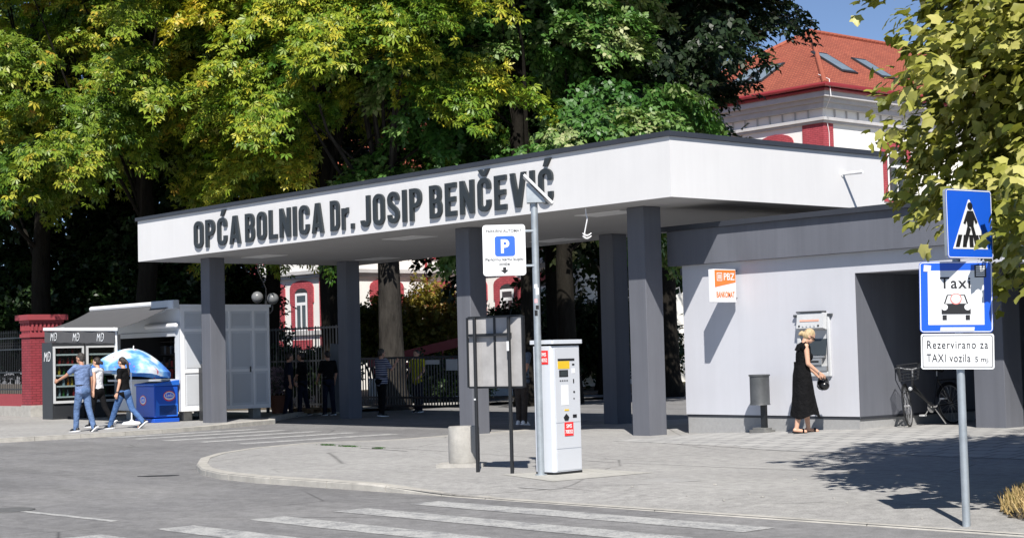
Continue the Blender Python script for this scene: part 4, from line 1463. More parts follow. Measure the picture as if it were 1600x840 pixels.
for y in (21.72, 22.42, 23.14, KY1 - .06):
    mb.bb(KX, KX + .025, y, y + .06, KZ0 + .101, KZ1 - .101)
for a, b in ((21.121, 21.719), (21.781, 22.419), (22.481, 23.139), (23.201, KY1 - .061)):
    for z in (2.28, 1.22):
        mb.bb(KX, KX + .024, a, b, z, z + .07)
mb.build('panel_frame', M['white_pvc'], kk)
for a, b in ((21.13, 21.71), (21.79, 22.41), (22.49, 23.13), (23.21, KY1 - .07)):
    for z0, z1 in ((KZ0 + .13, 1.19), (1.32, 2.25), (2.38, KZ1 - .13)):
        MB().bb(KX + .001, KX + .009, a + .05, b - .05, z0 + .03, z1 - .03).build('panel', M['kiosk_dark'], kk)
mb = MB()
mb.bb(KX + .026, KX + .05, 23.04, 23.07, 1.2, 1.35)
mb.build('door_handle', M['black'], kk)
mb = MB()
mb.bb(KX0 + .3, KX - .2, KY - .03, KY - .001, 2.17, 2.29).bb(KX0 - .02, KX - .1, KY - .25, KY - .001, 1.03, 1.08)
mb.build('counter_trim', M['kiosk_dark'], kk)
MB().bb(-38.95, -37.28, KY - .14, KY - .031, 2.38, 2.5).build('white_plank', M['white_paint'], kk, bevel=.05, seg=4)  # rounded white plank above the counter opening
mb = MB()
for z in (.6, 1.0, 1.35, 1.7, 2.05):
    mb.bb(KX0 + .15, KX - .15, KY + 1.2, KY + 1.6, z, z + .03)
mb.bb(KX0 + .1, KX - .1, KY + 1.61, KY + 1.65, .3, 2.7)
mb.bb(KX0 + t_ + .002, KX0 + t_ + .02, KY + t_ + .002, KY + 1.6, .31, 2.88).bb(KX - t_ - .02, KX - t_ - .002, KY + t_ + .002, KY + 1.6, .31, 2.88)  # dark lining sheets added to stand in for the shade inside
mb.bb(KX0 + t_ + .021, KX - t_ - .021, KY + t_ + .002, KY + 1.6, 2.85, 2.88)
mb.build('shelf', M['dark'], kk)  # shelves together with the shade-coloured lining
MB().bb(-37.75, -37.5, KY + .09, KY + .1, 1.75, 2.1).build('price_list', mat('grey_paper', (.4, .4, .41)), kk)
for x, y in ((KX0 + .3, KY + .3), (KX - .3, KY + .3), (KX0 + .3, KY1 - .3), (KX - .3, KY1 - .3), (KX - .3, 22.3)):
    MB().bb(x - .12, x + .12, y - .12, y + .12, -.01, KZ0 - .001).build('support_block', M['conc'], kk)
rk = random.Random(4)
cols = ['bark', 'brownpant', 'navy', 'dark', 'terracotta', 'gutter', 'plinth', 'greyshirt']  # muted tones; the kiosk's inner shade is put into these colours
mb = MB()
x = KX0 + .2
for z in (.63, 1.03, 1.38, 1.73):
    x = KX0 + .2
    while x < KX - .35:
        w_ = rk.uniform(.07, .2)
        mb.bb(x, x + w_, KY + 1.22, KY + 1.4, z + .001, z + rk.uniform(.12, .3), rk.randrange(len(cols)))
        x += w_ + .02
st = mb.build('shelf_goods', [M[c] for c in cols], None)
tag(st, 'rows of packets, coloured dark for the shade, on the shelves inside the kiosk', 'packets', kind='stuff')
# awning
def lerp(a, b, t):
    return Vector(a) + (Vector(b) - Vector(a)) * t
RA, RB_ = Vector((-42.04, 20.9, 2.97)), Vector((-37.5, 20.9, 2.97))
BA, BB_ = Vector((-41.42, 19.3, 2.47)), Vector((-37.46, 19.3, 2.36))
mb = MB()
vs_, fs_ = [], []
for j in range(9):
    for i in range(13):
        t, u = i / 12, j / 8
        p = lerp(lerp(RA, RB_, t), lerp(BA, BB_, t), u) - UZ * (.10 * math.sin(PI * u) ** 1.0 * (.6 + .4 * math.sin(PI * t)))
        vs_.append(p)
for j in range(8):
    for i in range(12):
        a = j * 13 + i
        fs_.append((a, a + 1, a + 14, a + 13))
n0 = len(vs_)
mb.add(vs_ + [p - UZ * .004 for p in vs_], fs_ + [tuple(q + n0 for q in f[::-1]) for f in fs_], 0, True)
aw = mb.build('awning', M['awning'], kk)
mb = MB()
bdir = (BB_ - BA).normalized()
A = [lerp(BA, BB_, i / 16) + Vector((0, -.045 + .012 * math.sin(i * 1.3), -.05)) for i in range(17)]
B = [p - UZ * (.30 + .008 * math.sin(i * 2.1)) + Vector((0, .01 * math.sin(i * .9), 0)) for i, p in enumerate(A)]
mb.add(A + B, [(i, i + 1, 18 + i, 17 + i) for i in range(16)], 0, True)
va = mb.build('valance', M['awning'], aw)
mb = MB()
for px_t in (.15, .48, .82):
    q = lerp(BA, BB_, px_t) + Vector((0, -.065, -.29))
    text_into(mb, "M", q - bdir * .10 - UZ * .01, bdir, UZ, .20, .19, .003, 0, .0, shear=.25)
    text_into(mb, "Đ", q + bdir * .10 - UZ * .01, bdir, UZ, .20, .18, .003, 0, .0, shear=.25)
mb.build('lettering', [M['sign_white']], va)
mb = MB()
mb.box((BA + BB_) / 2 + Vector((0, -.02, 0)), ((BB_ - BA).length + .1, .09, .085), 0, rot=Matrix.Rotation(math.asin(-bdir.z), 3, 'Y'))
mb.build('front_bar', M['white_pvc'], aw, bevel=.01)
mb = MB()
mb.tube([RA + Vector((0, .03, .05)), RB_ + Vector((-.9, .03, .05))], .07, 10)
mb.build('cassette', M['white_pvc'], aw)
MB().bb(-38.4, -37.25, 20.78, 20.97, 2.86, 3.09).build('cassette_end', M['kiosk_dark'], aw, bevel=.02)
for a, b, c in ((lerp(RA, RB_, .93), Vector((-38.6, 20.1, 2.50)), lerp(BA, BB_, .93)), (lerp(RA, RB_, .1), Vector((-40.9, 20.1, 2.54)), lerp(BA, BB_, .1))):
    MB().tube([a - UZ * .12, b, c], .025, 6).build('folding_arm', M['grey_plastic'], aw)
MB().tube([lerp(BA, BB_, .985) + Vector((0, .02, -.05)), lerp(BA, BB_, .985) + Vector((0, .04, -.75))], .03, 8).build('crank', M['white_pvc'], aw)

def fridge(name, y0, y1, label):
    X0, X1 = -43.85, -43.2
    f = thing(name, label, 'fridge', ((X0 + X1) / 2, (y0 + y1) / 2, 0))
    mb = MB()
    mb.bb(X0, X1, y0, y0 + .05, .0, 2.14).bb(X0, X1, y1 - .05, y1, .0, 2.14).bb(X0, X1, y0 + .051, y1 - .051, 2.02, 2.14).bb(X0, X1, y0 + .051, y1 - .051, .0, .42).bb(X0, X0 + .05, y0 + .051, y1 - .051, .421, 2.019)
    mb.build('cabinet', M['anthracite'], f, bevel=.006)
    mb = MB()
    mb.bb(X1 + .002, X1 + .05, y0 + .02, y0 + .075, .44, 2.03).bb(X1 + .002, X1 + .05, y1 - .075, y1 - .02, .44, 2.03).bb(X1 + .002, X1 + .05, y0 + .076, y1 - .076, .44, .51).bb(X1 + .002, X1 + .05, y0 + .076, y1 - .076, 1.98, 2.03)
    dr = mb.build('door', M['grey_plastic'], f)
    MB().bb(X1 + .02, X1 + .028, y0 + .077, y1 - .077, .511, 1.979).build('glass', M['glass'], dr)
    for z in (.60, .90, 1.20, 1.50, 1.78):
        MB().bb(X0 + .06, X1 - .03, y0 + .06, y1 - .06, z, z + .02).bb(X1 - .029, X1 - .015, y0 + .06, y1 - .06, z - .01, z + .035).build('shelf', M['white_pvc'], f)
    return f
fr1 = fridge('drinks_fridge', 20.3, 21.26, 'dark drinks fridge with white letters on its side next to the brick pillar')
fr2 = fridge('drinks_fridge', 21.30, 22.26, 'dark drinks fridge set between the lettered fridge and the kiosk')
for f in (fr1, fr2):
    f['group'] = 'drinks fridges beside the kiosk'
mb = MB()
text_into(mb, "MĐ", (-43.5, 20.298, 1.62), (1, 0, 0), UZ, .26, .42, .003, 0, .0, shear=.2)
mb.build('lettering', M['sign_white'], fr1)
mb = MB().lathe((0, 0, 0), [(0, 0), (.033, .0), (.035, .02), (.035, .15), (.02, .2), (.013, .215), (.013, .245), (0, .245)], 10)
bot = mb.build('drink_bottle', M['red'])
bot_me = bot.data
bpy.data.objects.remove(bot)
def clear_mat(n, c):
    return mat(n, c, .15, .05, 5)
BC = [('red', clear_mat('red_drink', (.25, .015, .015))), ('orange', clear_mat('orange_drink', (.38, .12, .01))), ('yellow', clear_mat('yellow_drink', (.42, .30, .03))), ('green', clear_mat('green_drink', (.03, .14, .025))), ('brown', clear_mat('cola', (.05, .015, .01))), ('pale blue', clear_mat('water', (.25, .33, .38)))]
meshes = []
for nme, m_ in BC:
    me = bot_me.copy()
    me.materials.clear()
    me.materials.append(m_)
    meshes.append(me)
plan_ = {0: [(.62, [5, 5, 3, 5, 0, 5]), (.92, [3, 5, 5, 1, 2, 4]), (1.22, [1, 2, 3, 1, 2, 0]), (1.52, [0, 0, 4, 0, 0, 4]), (1.80, [4, 0, 4, 4, 0, 4])],
         1: [(.62, [0, 5, 3, 4, 3, 4]), (.92, [0, 0, 5, 4, 3, 4]), (1.22, [4, 4, 0, 3, 4, 4]), (1.52, [4, 2, 4, 4, 3, 4])]}
for fi, rows_ in plan_.items():
    y0 = (20.3, 21.30)[fi]
    sh = ['bottom', 'second lowest', 'middle', 'second highest', 'top']
    for ri, (z, cs) in enumerate(rows_):
        for i, c in enumerate(cs):
            o = bpy.data.objects.new('drink_bottle', meshes[c])
            COL.objects.link(o)
            if rk.random() < .12:
                bpy.data.objects.remove(o)
                continue
            o.location = (-43.33 - rk.uniform(0, .06), y0 + .13 + i * .14 + rk.uniform(-.02, .02), z)
            k_ = rk.uniform(.8, 1.12)
            o.scale = (k_, k_, rk.uniform(.72, 1.05))
            tag(o, '%s drink bottle on the %s shelf of the %s' % (BC[c][0], sh[ri], ('lettered fridge by the pillar', 'fridge nearer the kiosk')[fi]), 'bottle', 'bottles in the drinks fridges')

# ice cream freezer with parasol
fz = thing('ice_cream_freezer', 'blue ice cream freezer with white oval logos in front of the kiosk', 'freezer', (-37.78, 20.6, 0))
FX0, FX1, FY0, FY1 = -38.27, -37.30, 20.25, 20.92
MB().bb(FX0 - .02, FX1 + .02, FY0 - .02, FY1 + .02, .0, .10).build('base', M['ledo_blue'], fz, bevel=.01)
MB().bb(FX0, FX1, FY0, FY1, .13, .92).build('body', M['ledo_blue'], fz, bevel=.02)
mb = MB()
mb.add([(FX0 - .03, FY0 - .03, .921), (FX1 + .03, FY0 - .03, .921), (FX1 + .03, FY1 + .03, .921), (FX0 - .03, FY1 + .03, .921), (FX0 - .03, FY0 - .03, .97), (FX1 + .03, FY0 - .03, .97), (FX1 + .03, FY1 + .03, 1.06), (FX0 - .03, FY1 + .03, 1.06)],
       [(3, 2, 1, 0), (0, 1, 5, 4), (1, 2, 6, 5), (2, 3, 7, 6), (3, 0, 4, 7), (4, 5, 6, 7)])
ld = mb.build('lid', mat('lid_blue', (.02, .13, .55), .3), fz, bevel=.012)
MB().box(((FX0 + FX1) / 2, (FY0 + FY1) / 2, 1.028), (.7, .42, .006), rot=Matrix.Rotation(math.atan2(.09, .73), 3, 'X')).build('glass', M['pane'], ld)
def oval_logo(mb, o, ux, uy, k=1.0):
    nn = Vector(ux).cross(Vector(uy))
    mb.prism(disc_poly(0, 0, .17 * k, .13 * k), Vector(o) + nn * .003, ux, uy, .0025, 1)
    mb.prism(disc_poly(0, .005, .15 * k, .105 * k), Vector(o) + nn * .005, ux, uy, .0018, 0)
    mb.prism(disc_poly(-.005, .012, .125 * k, .07 * k), Vector(o) + nn * .0065, ux, uy, .0012, 2)
    text_into(mb, "Ledo", Vector(o) + nn * .0065 - Vector(uy) * .02 * k, ux, uy, .085 * k, .19 * k, .002, 0, .02, shear=.15)
mb = MB()
oval_logo(mb, (FX1, FY0 + .42, .66), (0, 1, 0), UZ)
mb.build('logo', [M['sign_white'], M['red'], M['blue_park']], fz)
mb = MB()
oval_logo(mb, (FX0 + .38, FY0, .56), (1, 0, 0), UZ)
mb.build('logo', [M['sign_white'], M['red'], M['blue_park']], fz)
mb = MB()
mb.prism([(.0, 0), (.64, 0), (.64, .30), (.12, .30), (.04, .42)], (FX1 + .0005, FY0 + .015, .16), (0, 1, 0), UZ, .0005, 0)
mb.build('side_print', mat('bright_blue', (.02, .16, .72), .4, .1, 4), fz)
mb = MB()
for k in range(9):
    mb.bb(FX1 + .004, FX1 + .010, FY0 + .14, FY0 + .62, .19 + k * .027, .203 + k * .027)
mb.build('grille', M['navy'], fz)

def parasol_mat():
    m, n, l, bs = new_mat('blue_white_parasol_print')
    v = coords(n, l)
    f = noise(n, l, v, 1.9, 3, .5)
    c = ramp(n, l, f, [(.34, (.05, .19, .68)), (.46, (.13, .38, .85)), (.52, (.35, .62, .92)), (.60, (.80, .85, .92)), (.75, (.85, .87, .9))])
    f2 = noise(n, l, v, 7, 2, .5)
    r2 = ramp(n, l, f2, [(.68, (0, 0, 0)), (.70, (1, 1, 1))])
    l.new(mixc(n, l, r2, c, (.62, .06, .10)), bs.inputs["Base Color"])
    bs.inputs["Roughness"].default_value = .7
    tr = n.new("ShaderNodeBsdfTranslucent")
    l.new(c, tr.inputs[0])
    mx = n.new("ShaderNodeMixShader")
    mx.inputs[0].default_value = .25
    l.new(bs.outputs[0], mx.inputs[1])
    l.new(tr.outputs[0], mx.inputs[2])
    l.new(mx.outputs[0], n["Material Output"].inputs[0])
    return m
um = thing('parasol', 'blue and white patterned parasol beside the ice cream freezer', 'parasol', (-37.50, 19.72, 0))
U0 = Vector((-37.50, 19.72, 0))
tl = Matrix.Rotation(R(6), 3, F3) @ Matrix.Rotation(R(-5), 3, R3)
def up_(r, a, z):
    return U0 + UZ * 1.35 + tl @ Vector((r * math.cos(a), r * math.sin(a), z))
mb = MB()
NS, NR = 32, 8
vs_, fs_ = [], []
for j in range(NR + 1):
    r = 1.0 * j / NR
    for i in range(NS):
        a = 2 * PI * i / NS
        sc2 = 1 - .05 * (1 - abs(math.cos(a * 4))) * (j / NR)
        sag = -.03 * (1 - abs(math.cos(a * 4))) * (j / NR)
        vs_.append(up_(r * sc2, a, .52 * (1 - (j / NR) ** 1.75) + .01 + sag))
for j in range(NR):
    for i in range(NS):
        fs_.append((j * NS + i, j * NS + (i + 1) % NS, (j + 1) * NS + (i + 1) % NS, (j + 1) * NS + i))
mb.add(vs_, fs_, 0, True)
B_ = vs_[-NS:]
mb.add(B_ + [p + tl @ Vector((0, 0, -.11)) for p in B_], [(i, (i + 1) % NS, NS + (i + 1) % NS, NS + i) for i in range(NS)], 0, True)
cp = mb.build('cover', parasol_mat(), um)
mb = MB()
for i in range(8):
    a = 2 * PI * i / 8
    mb.tube([up_(.05, a, .48), up_(.55, a, .30), up_(.98, a, -.01)], .006, 4)
mb.build('ribs', M['white_paint'], cp)
mb = MB()
mb.cyl(U0, U0 + UZ * 1.4, .017, n=10).cyl(U0 + UZ * 1.4, up_(0, 0, .6), .017, .012, 10)
mb.build('pole', M['white_paint'], um)
MB().lathe(U0, [(0, .10), (.04, .10), (.05, .07), (.20, .05), (.25, .0)], 24).build('base', M['white_paint'], um)
vc = thing('vending_cabinet', 'black vending cabinet with an orange label behind the front left canopy column', 'vending machine', (-36.9, 21.75, 0))
MB().bb(-37.18, -36.75, 21.45, 22.0, .0, 1.35).build('body', M['anthracite'], vc, bevel=.01)
mb = MB()
mb.bb(-36.749, -36.742, 21.5, 21.95, 1.13, 1.27, 0).bb(-36.749, -36.742, 21.46, 21.99, .78, .79, 1)
mb.build('label', [M['orange'], M['black']], vc)
MB().bb(-37.16, -36.8, 21.5, 21.98, 1.351, 1.45).build('hood', M['dark_plastic'], vc, bevel=.02)

# brick pillar and railing at the left
pl = thing('brick_pillar', 'red painted brick gate pillar with dentil cap at the left', 'pillar', (-46.4, 21.5, 0))
X0, X1, Y0, Y1 = -46.85, -46.25, 21.05, 22.05
MB().bb(X0 - .02, X1 + .02, Y0 - .02, Y1 + .02, -.05, .34).build('footing', M['conc'], pl)
MB().bb(X0, X1, Y0, Y1, .341, 2.35).build('shaft', M['brick'], pl)
mb = MB()
mb.bb(X0 - .04, X1 + .04, Y0 - .04, Y1 + .04, 2.351, 2.45).bb(X0 - .05, X1 + .05, Y0 - .05, Y1 + .05, 2.78, 2.86).bb(X0 - .14, X1 + .14, Y0 - .14, Y1 + .14, 2.861, 3.02)
mb.bb(X0 + .0, X1 - .0, Y0 + .0, Y1 - .0, 2.451, 2.779)
for k in range(6):
    x = X0 + .02 + k * .108
    mb.bb(x, x + .05, Y0 - .045, Y0 - .001, 2.55, 2.779)
for k in range(8):
    y = Y0 + .03 + k * .128
    mb.bb(X1 + .001, X1 + .045, y, y + .06, 2.55, 2.779)
mb.build('cap', M['brick_cap'], pl)
fw = thing('garden_wall', 'low red wall with pale plinth left of the brick pillar', 'wall', (-54, 21.5, 0))
mb = MB().bb(-75, -46.871, 21.25, 21.65, -.05, .30)
mb.build('footing', M['conc'], fw)
MB().bb(-75, -46.871, 21.28, 21.62, .301, .66).build('coping', M['brick_cap'], fw)
fe = thing('iron_railing', 'black wrought iron railing standing on the low red wall', 'fence', (-54, 21.45, .66))
mb = MB()
for z in (.78, 1.30, 2.0, 2.35):
    mb.bb(-75, -46.86, 21.43, 21.46, z, z + .04)
mb.build('rail', M['black'], fe)
mb = MB()
x = -46.95
while x > -60:
    mb.cyl((x, 21.445, .661), (x, 21.445, 2.52), .011, n=6)
    mb.tube([(x, 21.445, 2.52), (x, 21.445, 2.62)], [.022, .002], 6)
    c = (x - .065, 21.445)
    for z in (2.18, 2.08, 1.15):
        mb.tube([(c[0] + .055 * math.cos(a), 21.445, z + .055 * math.sin(a)) for a in [2 * PI * i / 8 for i in range(8)]], .007, 4, closed=True)
    x -= .13
o = mb.build('bars', M['black'], fe)
o['kind'] = 'stuff'

# gate and fence behind the canopy
GY = 27.8
ga = thing('sliding_gate', 'black steel sliding gate of thin vertical bars behind the canopy', 'gate', (-36.8, GY, 0))
GX0, GX1 = -39.9, -33.4
mb = MB()
for z in (.10, .33, 1.44):
    mb.bb(GX0, GX1, GY - .025, GY + .025, z, z + .06)
mb.bb(GX0, GX0 + .06, GY - .026, GY + .026, .1, 1.5).bb(GX1 - .06, GX1, GY - .026, GY + .026, .1, 1.5)
mb.build('frame', M['black'], ga)
x = GX0 + .12
while x < GX1 - .08:
    MB().bb(x, x + .03, GY - .012, GY + .012, .161, 1.439).build('bar', M['black'], ga)
    x += .128
for x0, x1, z0, z1 in ((-35.87, -35.26, 1.27, 1.39), (-34.95, -34.47, 1.10, 1.40)):
    MB().bb(x0, x1, GY - .04, GY - .028, z0, z1).build('notice', mat('grey_notice', (.45, .45, .46)), ga)
for x in (-39, -34.2):
    MB().cyl((x, GY - .03, .06), (x, GY + .03, .06), .06, n=14).build('roller', M['black'], ga)
ff = thing('bar_fence', 'taller black bar fence between the kiosk and the leaning slab', 'fence', (-42, GY, 0))
mb = MB()
FX0, FX1 = -45.0, -40.0
for z in (.12, 1.42, 2.40):
    mb.bb(FX0, FX1, GY - .022, GY + .022, z, z + .05)
mb.build('rail', M['black'], ff)
x = FX0 + .03
k = 0
while x < FX1:
    MB().bb(x, x + (.07 if k % 7 == 3 else .032), GY - .03, GY - .0225, .02, 2.48).build('bar', M['black'], ff)
    x += .155
    k += 1
sl = MB().box((-38.73, 26.8, .94), (.62, .10, 1.9), rot=Matrix.Rotation(R(9), 3, F3) @ Matrix.Rotation(math.atan2(R3.y, R3.x), 3, 'Z')).build('stone_slab', mat('dark_grey_slab', (.16, .165, .17), .8, .2, 3), bevel=.01)
tag(sl, 'tall grey slab leaning beside the rear canopy column', 'slab')
mp = thing('marker_post', 'slim red and white striped marker post beside the rear column', 'post', (-37.33, 26.55, 0))
mb = MB()
for k in range(8):
    mb.cyl((-37.33, 26.55, .11 * k), (-37.33, 26.55, .11 * k + .109), .03, n=10, mi=k % 2)
mb.build('post', [M['red'], M['sign_white']], mp)
gl = thing('globe_lamp', 'street lamp with two grey globes behind the kiosk', 'lamp', (-40.25, 25.45, 0))
L0 = Vector((-40.25, 25.45, 0))
mb = MB()
mb.cyl(L0, L0 + UZ * 3.2, .05, .04, 10)
mb.tube([L0 + UZ * 3.35, L0 + UZ * 3.0, L0 - R3 * .1 + UZ * 2.85, L0 - R3 * .25 + UZ * 2.95, L0 - R3 * .25 + UZ * 3.14], .02, 6).tube([L0 + UZ * 2.95, L0 + R3 * .1 + UZ * 2.82, L0 + R3 * .18 + UZ * 2.92, L0 + R3 * .18 + UZ * 3.1], .02, 6)
mb.build('post', M['black'], gl)
gm = mat('grey_lamp_globe', (.17, .175, .18), .35, .1, 3)
for q in (L0 - R3 * .25 + UZ * 3.30, L0 + R3 * .19 + UZ * 3.25):
    MB().sph(q, .165, 24, 16).build('globe', gm, gl)
MB().tube([L0 + UZ * 3.3, L0 - R3 * .0 + UZ * 3.55, L0 - R3 * .22 + UZ * 4.05, L0 - R3 * .2 + UZ * 5.4], .013, 5).build('cable', M['black'], gl)
lp = MB().cyl((-44.15, 40.62, 0), (-44.15, 40.62, 4.2), .06, .045, 10).build('lamp_post', M['galv'])
tag(lp, 'thin grey post in the shade behind the ticket machine', 'post')
fp = thing('flower_pot', 'terracotta pot of pale flowers beside the kiosk end', 'flower pot', (-39.5, 25.3, 0))
MB().lathe((-39.5, 25.3, 0), [(0, 0), (.16, 0), (.24, .42), (.26, .42), (.26, .5), (.22, .5), (.2, .45), (0, .45)], 20).build('pot', M['terracotta'], fp)
pt = thing('wooden_pallet', 'low wooden pallet lying by the bar fence', 'pallet', (-38.9, 26.0, 0))
mb = MB()
for k in range(6):
    mb.bb(-39.5 + k * .2, -39.36 + k * .2, 25.6, 26.4, .10, .125)
for y in (25.65, 25.98, 26.3):
    mb.bb(-39.5, -38.36, y, y + .08, .0, .099)
mb.build('boards', M['wood'], pt)

# small litter and cracks on the ground
rr_ = random.Random(11)
lf = MB().prism([(-.28, 0), (-.1, -.05), (.15, -.04), (.3, .03), (.12, .045), (-.1, .03)], (-20.85, 11.35, ZR + .012), (R3.x, R3.y, 0), (F3.x, F3.y, 0), .008).build('rubber_strip', M['black'])
tag(lf, 'flat black scrap lying on the road by the kerb nose', 'scrap')
for k, (x, y) in enumerate([(-11.3, 12.9), (-11.0, 12.75), (-10.9, 13.4), (-12.4, 13.6), (-12.1, 14.6), (-9.9, 12.7), (-11.8, 12.5), (-10.3, 13.0), (-9.2, 12.7), (-13.0, 12.9), (-8.7, 12.2), (-11.2, 12.4)]):
    s_ = rr_.uniform(.01, .028)
    pts = [(s_ * rr_.uniform(.6, 1.2) * math.cos(a), s_ * rr_.uniform(.5, 1) * math.sin(a)) for a in [2 * PI * i / 6 for i in range(6)]]
    o = MB().prism(pts, (x, y, zg(x, y) + .014), (1, 0, 0), (0, 1, 0), .012).build('stone_chip', M['conc'])
    tag(o, 'small pale chip of stone on the asphalt pavement', 'stone', 'pale stone chips on the pavement')

# ------------------------------------------------------------------ people
def blob(prims, voxel, smooth=2):
    """one continuous surface round capsules and ellipsoids; prims: ('c', a, b, ra, rb) or ('e', centre, radii, rot)"""
    mb = MB()
    for p in prims:
        if p[0] == 'c':
            _, a, b, ra, rb = p
            mb.sph(a, ra, 14, 9).sph(b, rb, 14, 9)
            if (Vector(a) - Vector(b)).length > 1e-4:
                mb.cyl(a, b, ra, rb, 14)
        else:
            mb.sph(p[1], p[2], 18, 12, rot=p[3] if len(p) > 3 else None)
    o = mb.build('tmp', [])
    r = o.modifiers.new('r', 'REMESH')
    r.mode, r.voxel_size = 'VOXEL', voxel
    if smooth:
        sm = o.modifiers.new('s', 'SMOOTH')
        sm.factor, sm.iterations = .5, smooth
    dg = bpy.context.evaluated_depsgraph_get()
    me = bpy.data.meshes.new_from_object(o.evaluated_get(dg))
    old = o.data
    bpy.data.objects.remove(o)
    bpy.data.meshes.remove(old)
    me.polygons.foreach_set('use_smooth', [True] * len(me.polygons))
    return me

def link_me(name, me, mt, parent):
    me.name = name
    me.materials.clear()
    me.materials.append(mt)
    o = bpy.data.objects.new(name, me)
    COL.objects.link(o)
    o.parent = parent
    return o

def person(label, loc, face, H=1.75, legs=((0, 0), (0, 0)), arms=((0, 6, 10), (0, 6, 10)), lean=0, head=(0, 0), build_=1.0, female=False,
           skin='skin', top='polo', bottom='jeans', hair='hair_grey', hairstyle='short', shoes='black', sole='white_pvc', sleeve=.5, top_len=0.0, dress=None, shoulder_strap=False, voxel=.0115, group=None):
    """local frame: +y is where the person faces, +x their right hand side"""
    k = H / 1.75
    root = thing('person', label, 'person', loc, math.atan2(-face[0], face[1]), group)
    V = lambda x, y, z: Vector((x, y, z)) * k
    hipw = .085
    thigh, shin = .44, .42
    def leg(side, h, kn):
        a = V(side * hipw, 0, 0)
        b = a + V(0, math.sin(R(h)), -math.cos(R(h))) * thigh
        c = b + V(0, math.sin(R(h - kn)), -math.cos(R(h - kn))) * shin
        return a, b, c
    L = [leg(-1, *legs[0]), leg(1, *legs[1])]
    low = min(l[2].z for l in L)
    dz = Vector((0, 0, .085 * k - low))
    L = [[p + dz for p in l] for l in L]
    hip = dz
    ls, lc = math.sin(R(lean)), math.cos(R(lean))
    def tor(x, y, z):                       # torso space above the hips
        return hip + V(x, y * lc + z * ls, z * lc - y * ls)
    sw = (.165 if female else .185) * build_ ** .5
    sh = [tor(-sw, 0, .50), tor(sw, 0, .50)]
    neck, hc = tor(0, .0, .55), tor(0, .03, .70)
    hp, hy = head
    hm = Matrix.Rotation(R(hy), 3, 'Z') @ Matrix.Rotation(-R(hp + lean * .6), 3, 'X')
    hc = neck + hm @ V(0, .025, .145)
    A = []
    for i, side in enumerate((-1, 1)):
        fl, ab, el = arms[i][:3]
        inn = arms[i][3] if len(arms[i]) > 3 else .0
        u = Vector((side * math.sin(R(ab)), math.sin(R(fl)) * math.cos(R(ab)), -math.cos(R(fl)) * math.cos(R(ab))))
        e_ = sh[i] + u * .295 * k
        v = Vector((side * (math.sin(R(ab)) * .4 - inn), math.sin(R(fl + el)), -math.cos(R(fl + el)))).normalized()
        wst = e_ + v * .25 * k
        A.append((sh[i], e_, wst, v))
    b_ = build_
    P = []
    prof_ = ((-.04, .160, .112), (.04, .166, .118), (.12, .142, .106), (.20, .134, .102), (.28, .143, .108), (.36, .150, .112), (.43, .145, .100)) if female else \
            ((-.04, .160, .115), (.04, .165, .120), (.12, .160, .116), (.20, .160, .114), (.28, .170, .117), (.36, .178, .118), (.43, .172, .105))
    torso = []
    for (z0_, wx0, wy0), (z1_, wx1, wy1) in zip(prof_, prof_[1:]):
        for t_ in (0, .5):
            torso.append(('e', tor(0, .004, z0_ + (z1_ - z0_) * t_), ((wx0 + (wx1 - wx0) * t_) * b_ * k, (wy0 + (wy1 - wy0) * t_) * b_ * k, .085 * k)))
    torso.append(('c', tor(-sw * .8, 0, .475), tor(sw * .8, 0, .475), .07 * k, .07 * k))
    if female:
        torso += [('e', tor(-.07, .085, .33), (.065 * k, .06 * k, .065 * k)), ('e', tor(.07, .085, .33), (.065 * k, .06 * k, .065 * k))]
    P += torso
    P += [('c', tor(0, -.005, .49), neck + hm @ V(0, .0, .06), .055 * k, .05 * k)]
    P += [('e', hc + hm @ V(0, -.01, .02), (.077 * k, .095 * k, .10 * k), hm), ('e', hc + hm @ V(0, .025, -.05), (.058 * k, .065 * k, .065 * k), hm),
          ('e', hc + hm @ V(0, .093, -.018), (.013 * k, .02 * k, .022 * k), hm), ('e', hc + hm @ V(0, .078, -.06), (.022 * k, .014 * k, .010 * k), hm),
          ('e', hc + hm @ V(.078, -.005, -.012), (.011 * k, .02 * k, .03 * k), hm), ('e', hc + hm @ V(-.078, -.005, -.012), (.011 * k, .02 * k, .03 * k), hm),
          ('e', hc + hm @ V(0, .082, .02), (.05 * k, .014 * k, .012 * k), hm)]
    for i, (s_, e_, w_, v) in enumerate(A):
        P += [('c', s_, e_, .048 * b_ * k, .038 * k), ('c', e_, w_, .038 * k, .026 * k)]
        side = (-1, 1)[i]
        # hand: palm, four curled fingers, thumb
        x = v.cross(Vector((side, 0, 0)))
        x = x.normalized() if x.length > .1 else Vector((0, 1, 0))       # across the palm (towards the thumb)
        pn = v.cross(x).normalized()
        pc = w_ + v * .05 * k
        P.append(('c', w_ + v * .02 * k + x * .012 * k, w_ + v * .085 * k + x * .016 * k, .022 * k, .019 * k))
        P.append(('c', w_ + v * .02 * k - x * .012 * k, w_ + v * .08 * k - x * .02 * k, .022 * k, .017 * k))
        inward = Vector((-side, .2, 0))
        for q in range(4):
            off = x * ((.03 - .02 * q) * k)
            base = w_ + v * (.09 - .004 * abs(q - 1)) * k + off
            ln = (.072, .08, .074, .058)[q] * k
            mid = base + (v * .8 + inward * .25).normalized() * ln * .5
            tip = mid + (v * .55 + inward * .7).normalized() * ln * .5
            P += [('c', base, mid, .0092 * k, .0085 * k), ('c', mid, tip, .0085 * k, .0075 * k)]
        tb = w_ + v * .03 * k + x * .03 * k
        P += [('c', tb, tb + (v * .7 + x * .6).normalized() * .045 * k, .012 * k, .010 * k), ('c', tb + (v * .7 + x * .6).normalized() * .045 * k, tb + (v * .7 + x * .6).normalized() * .045 * k + (v + inward * .3).normalized() * .035 * k, .010 * k, .0085 * k)]
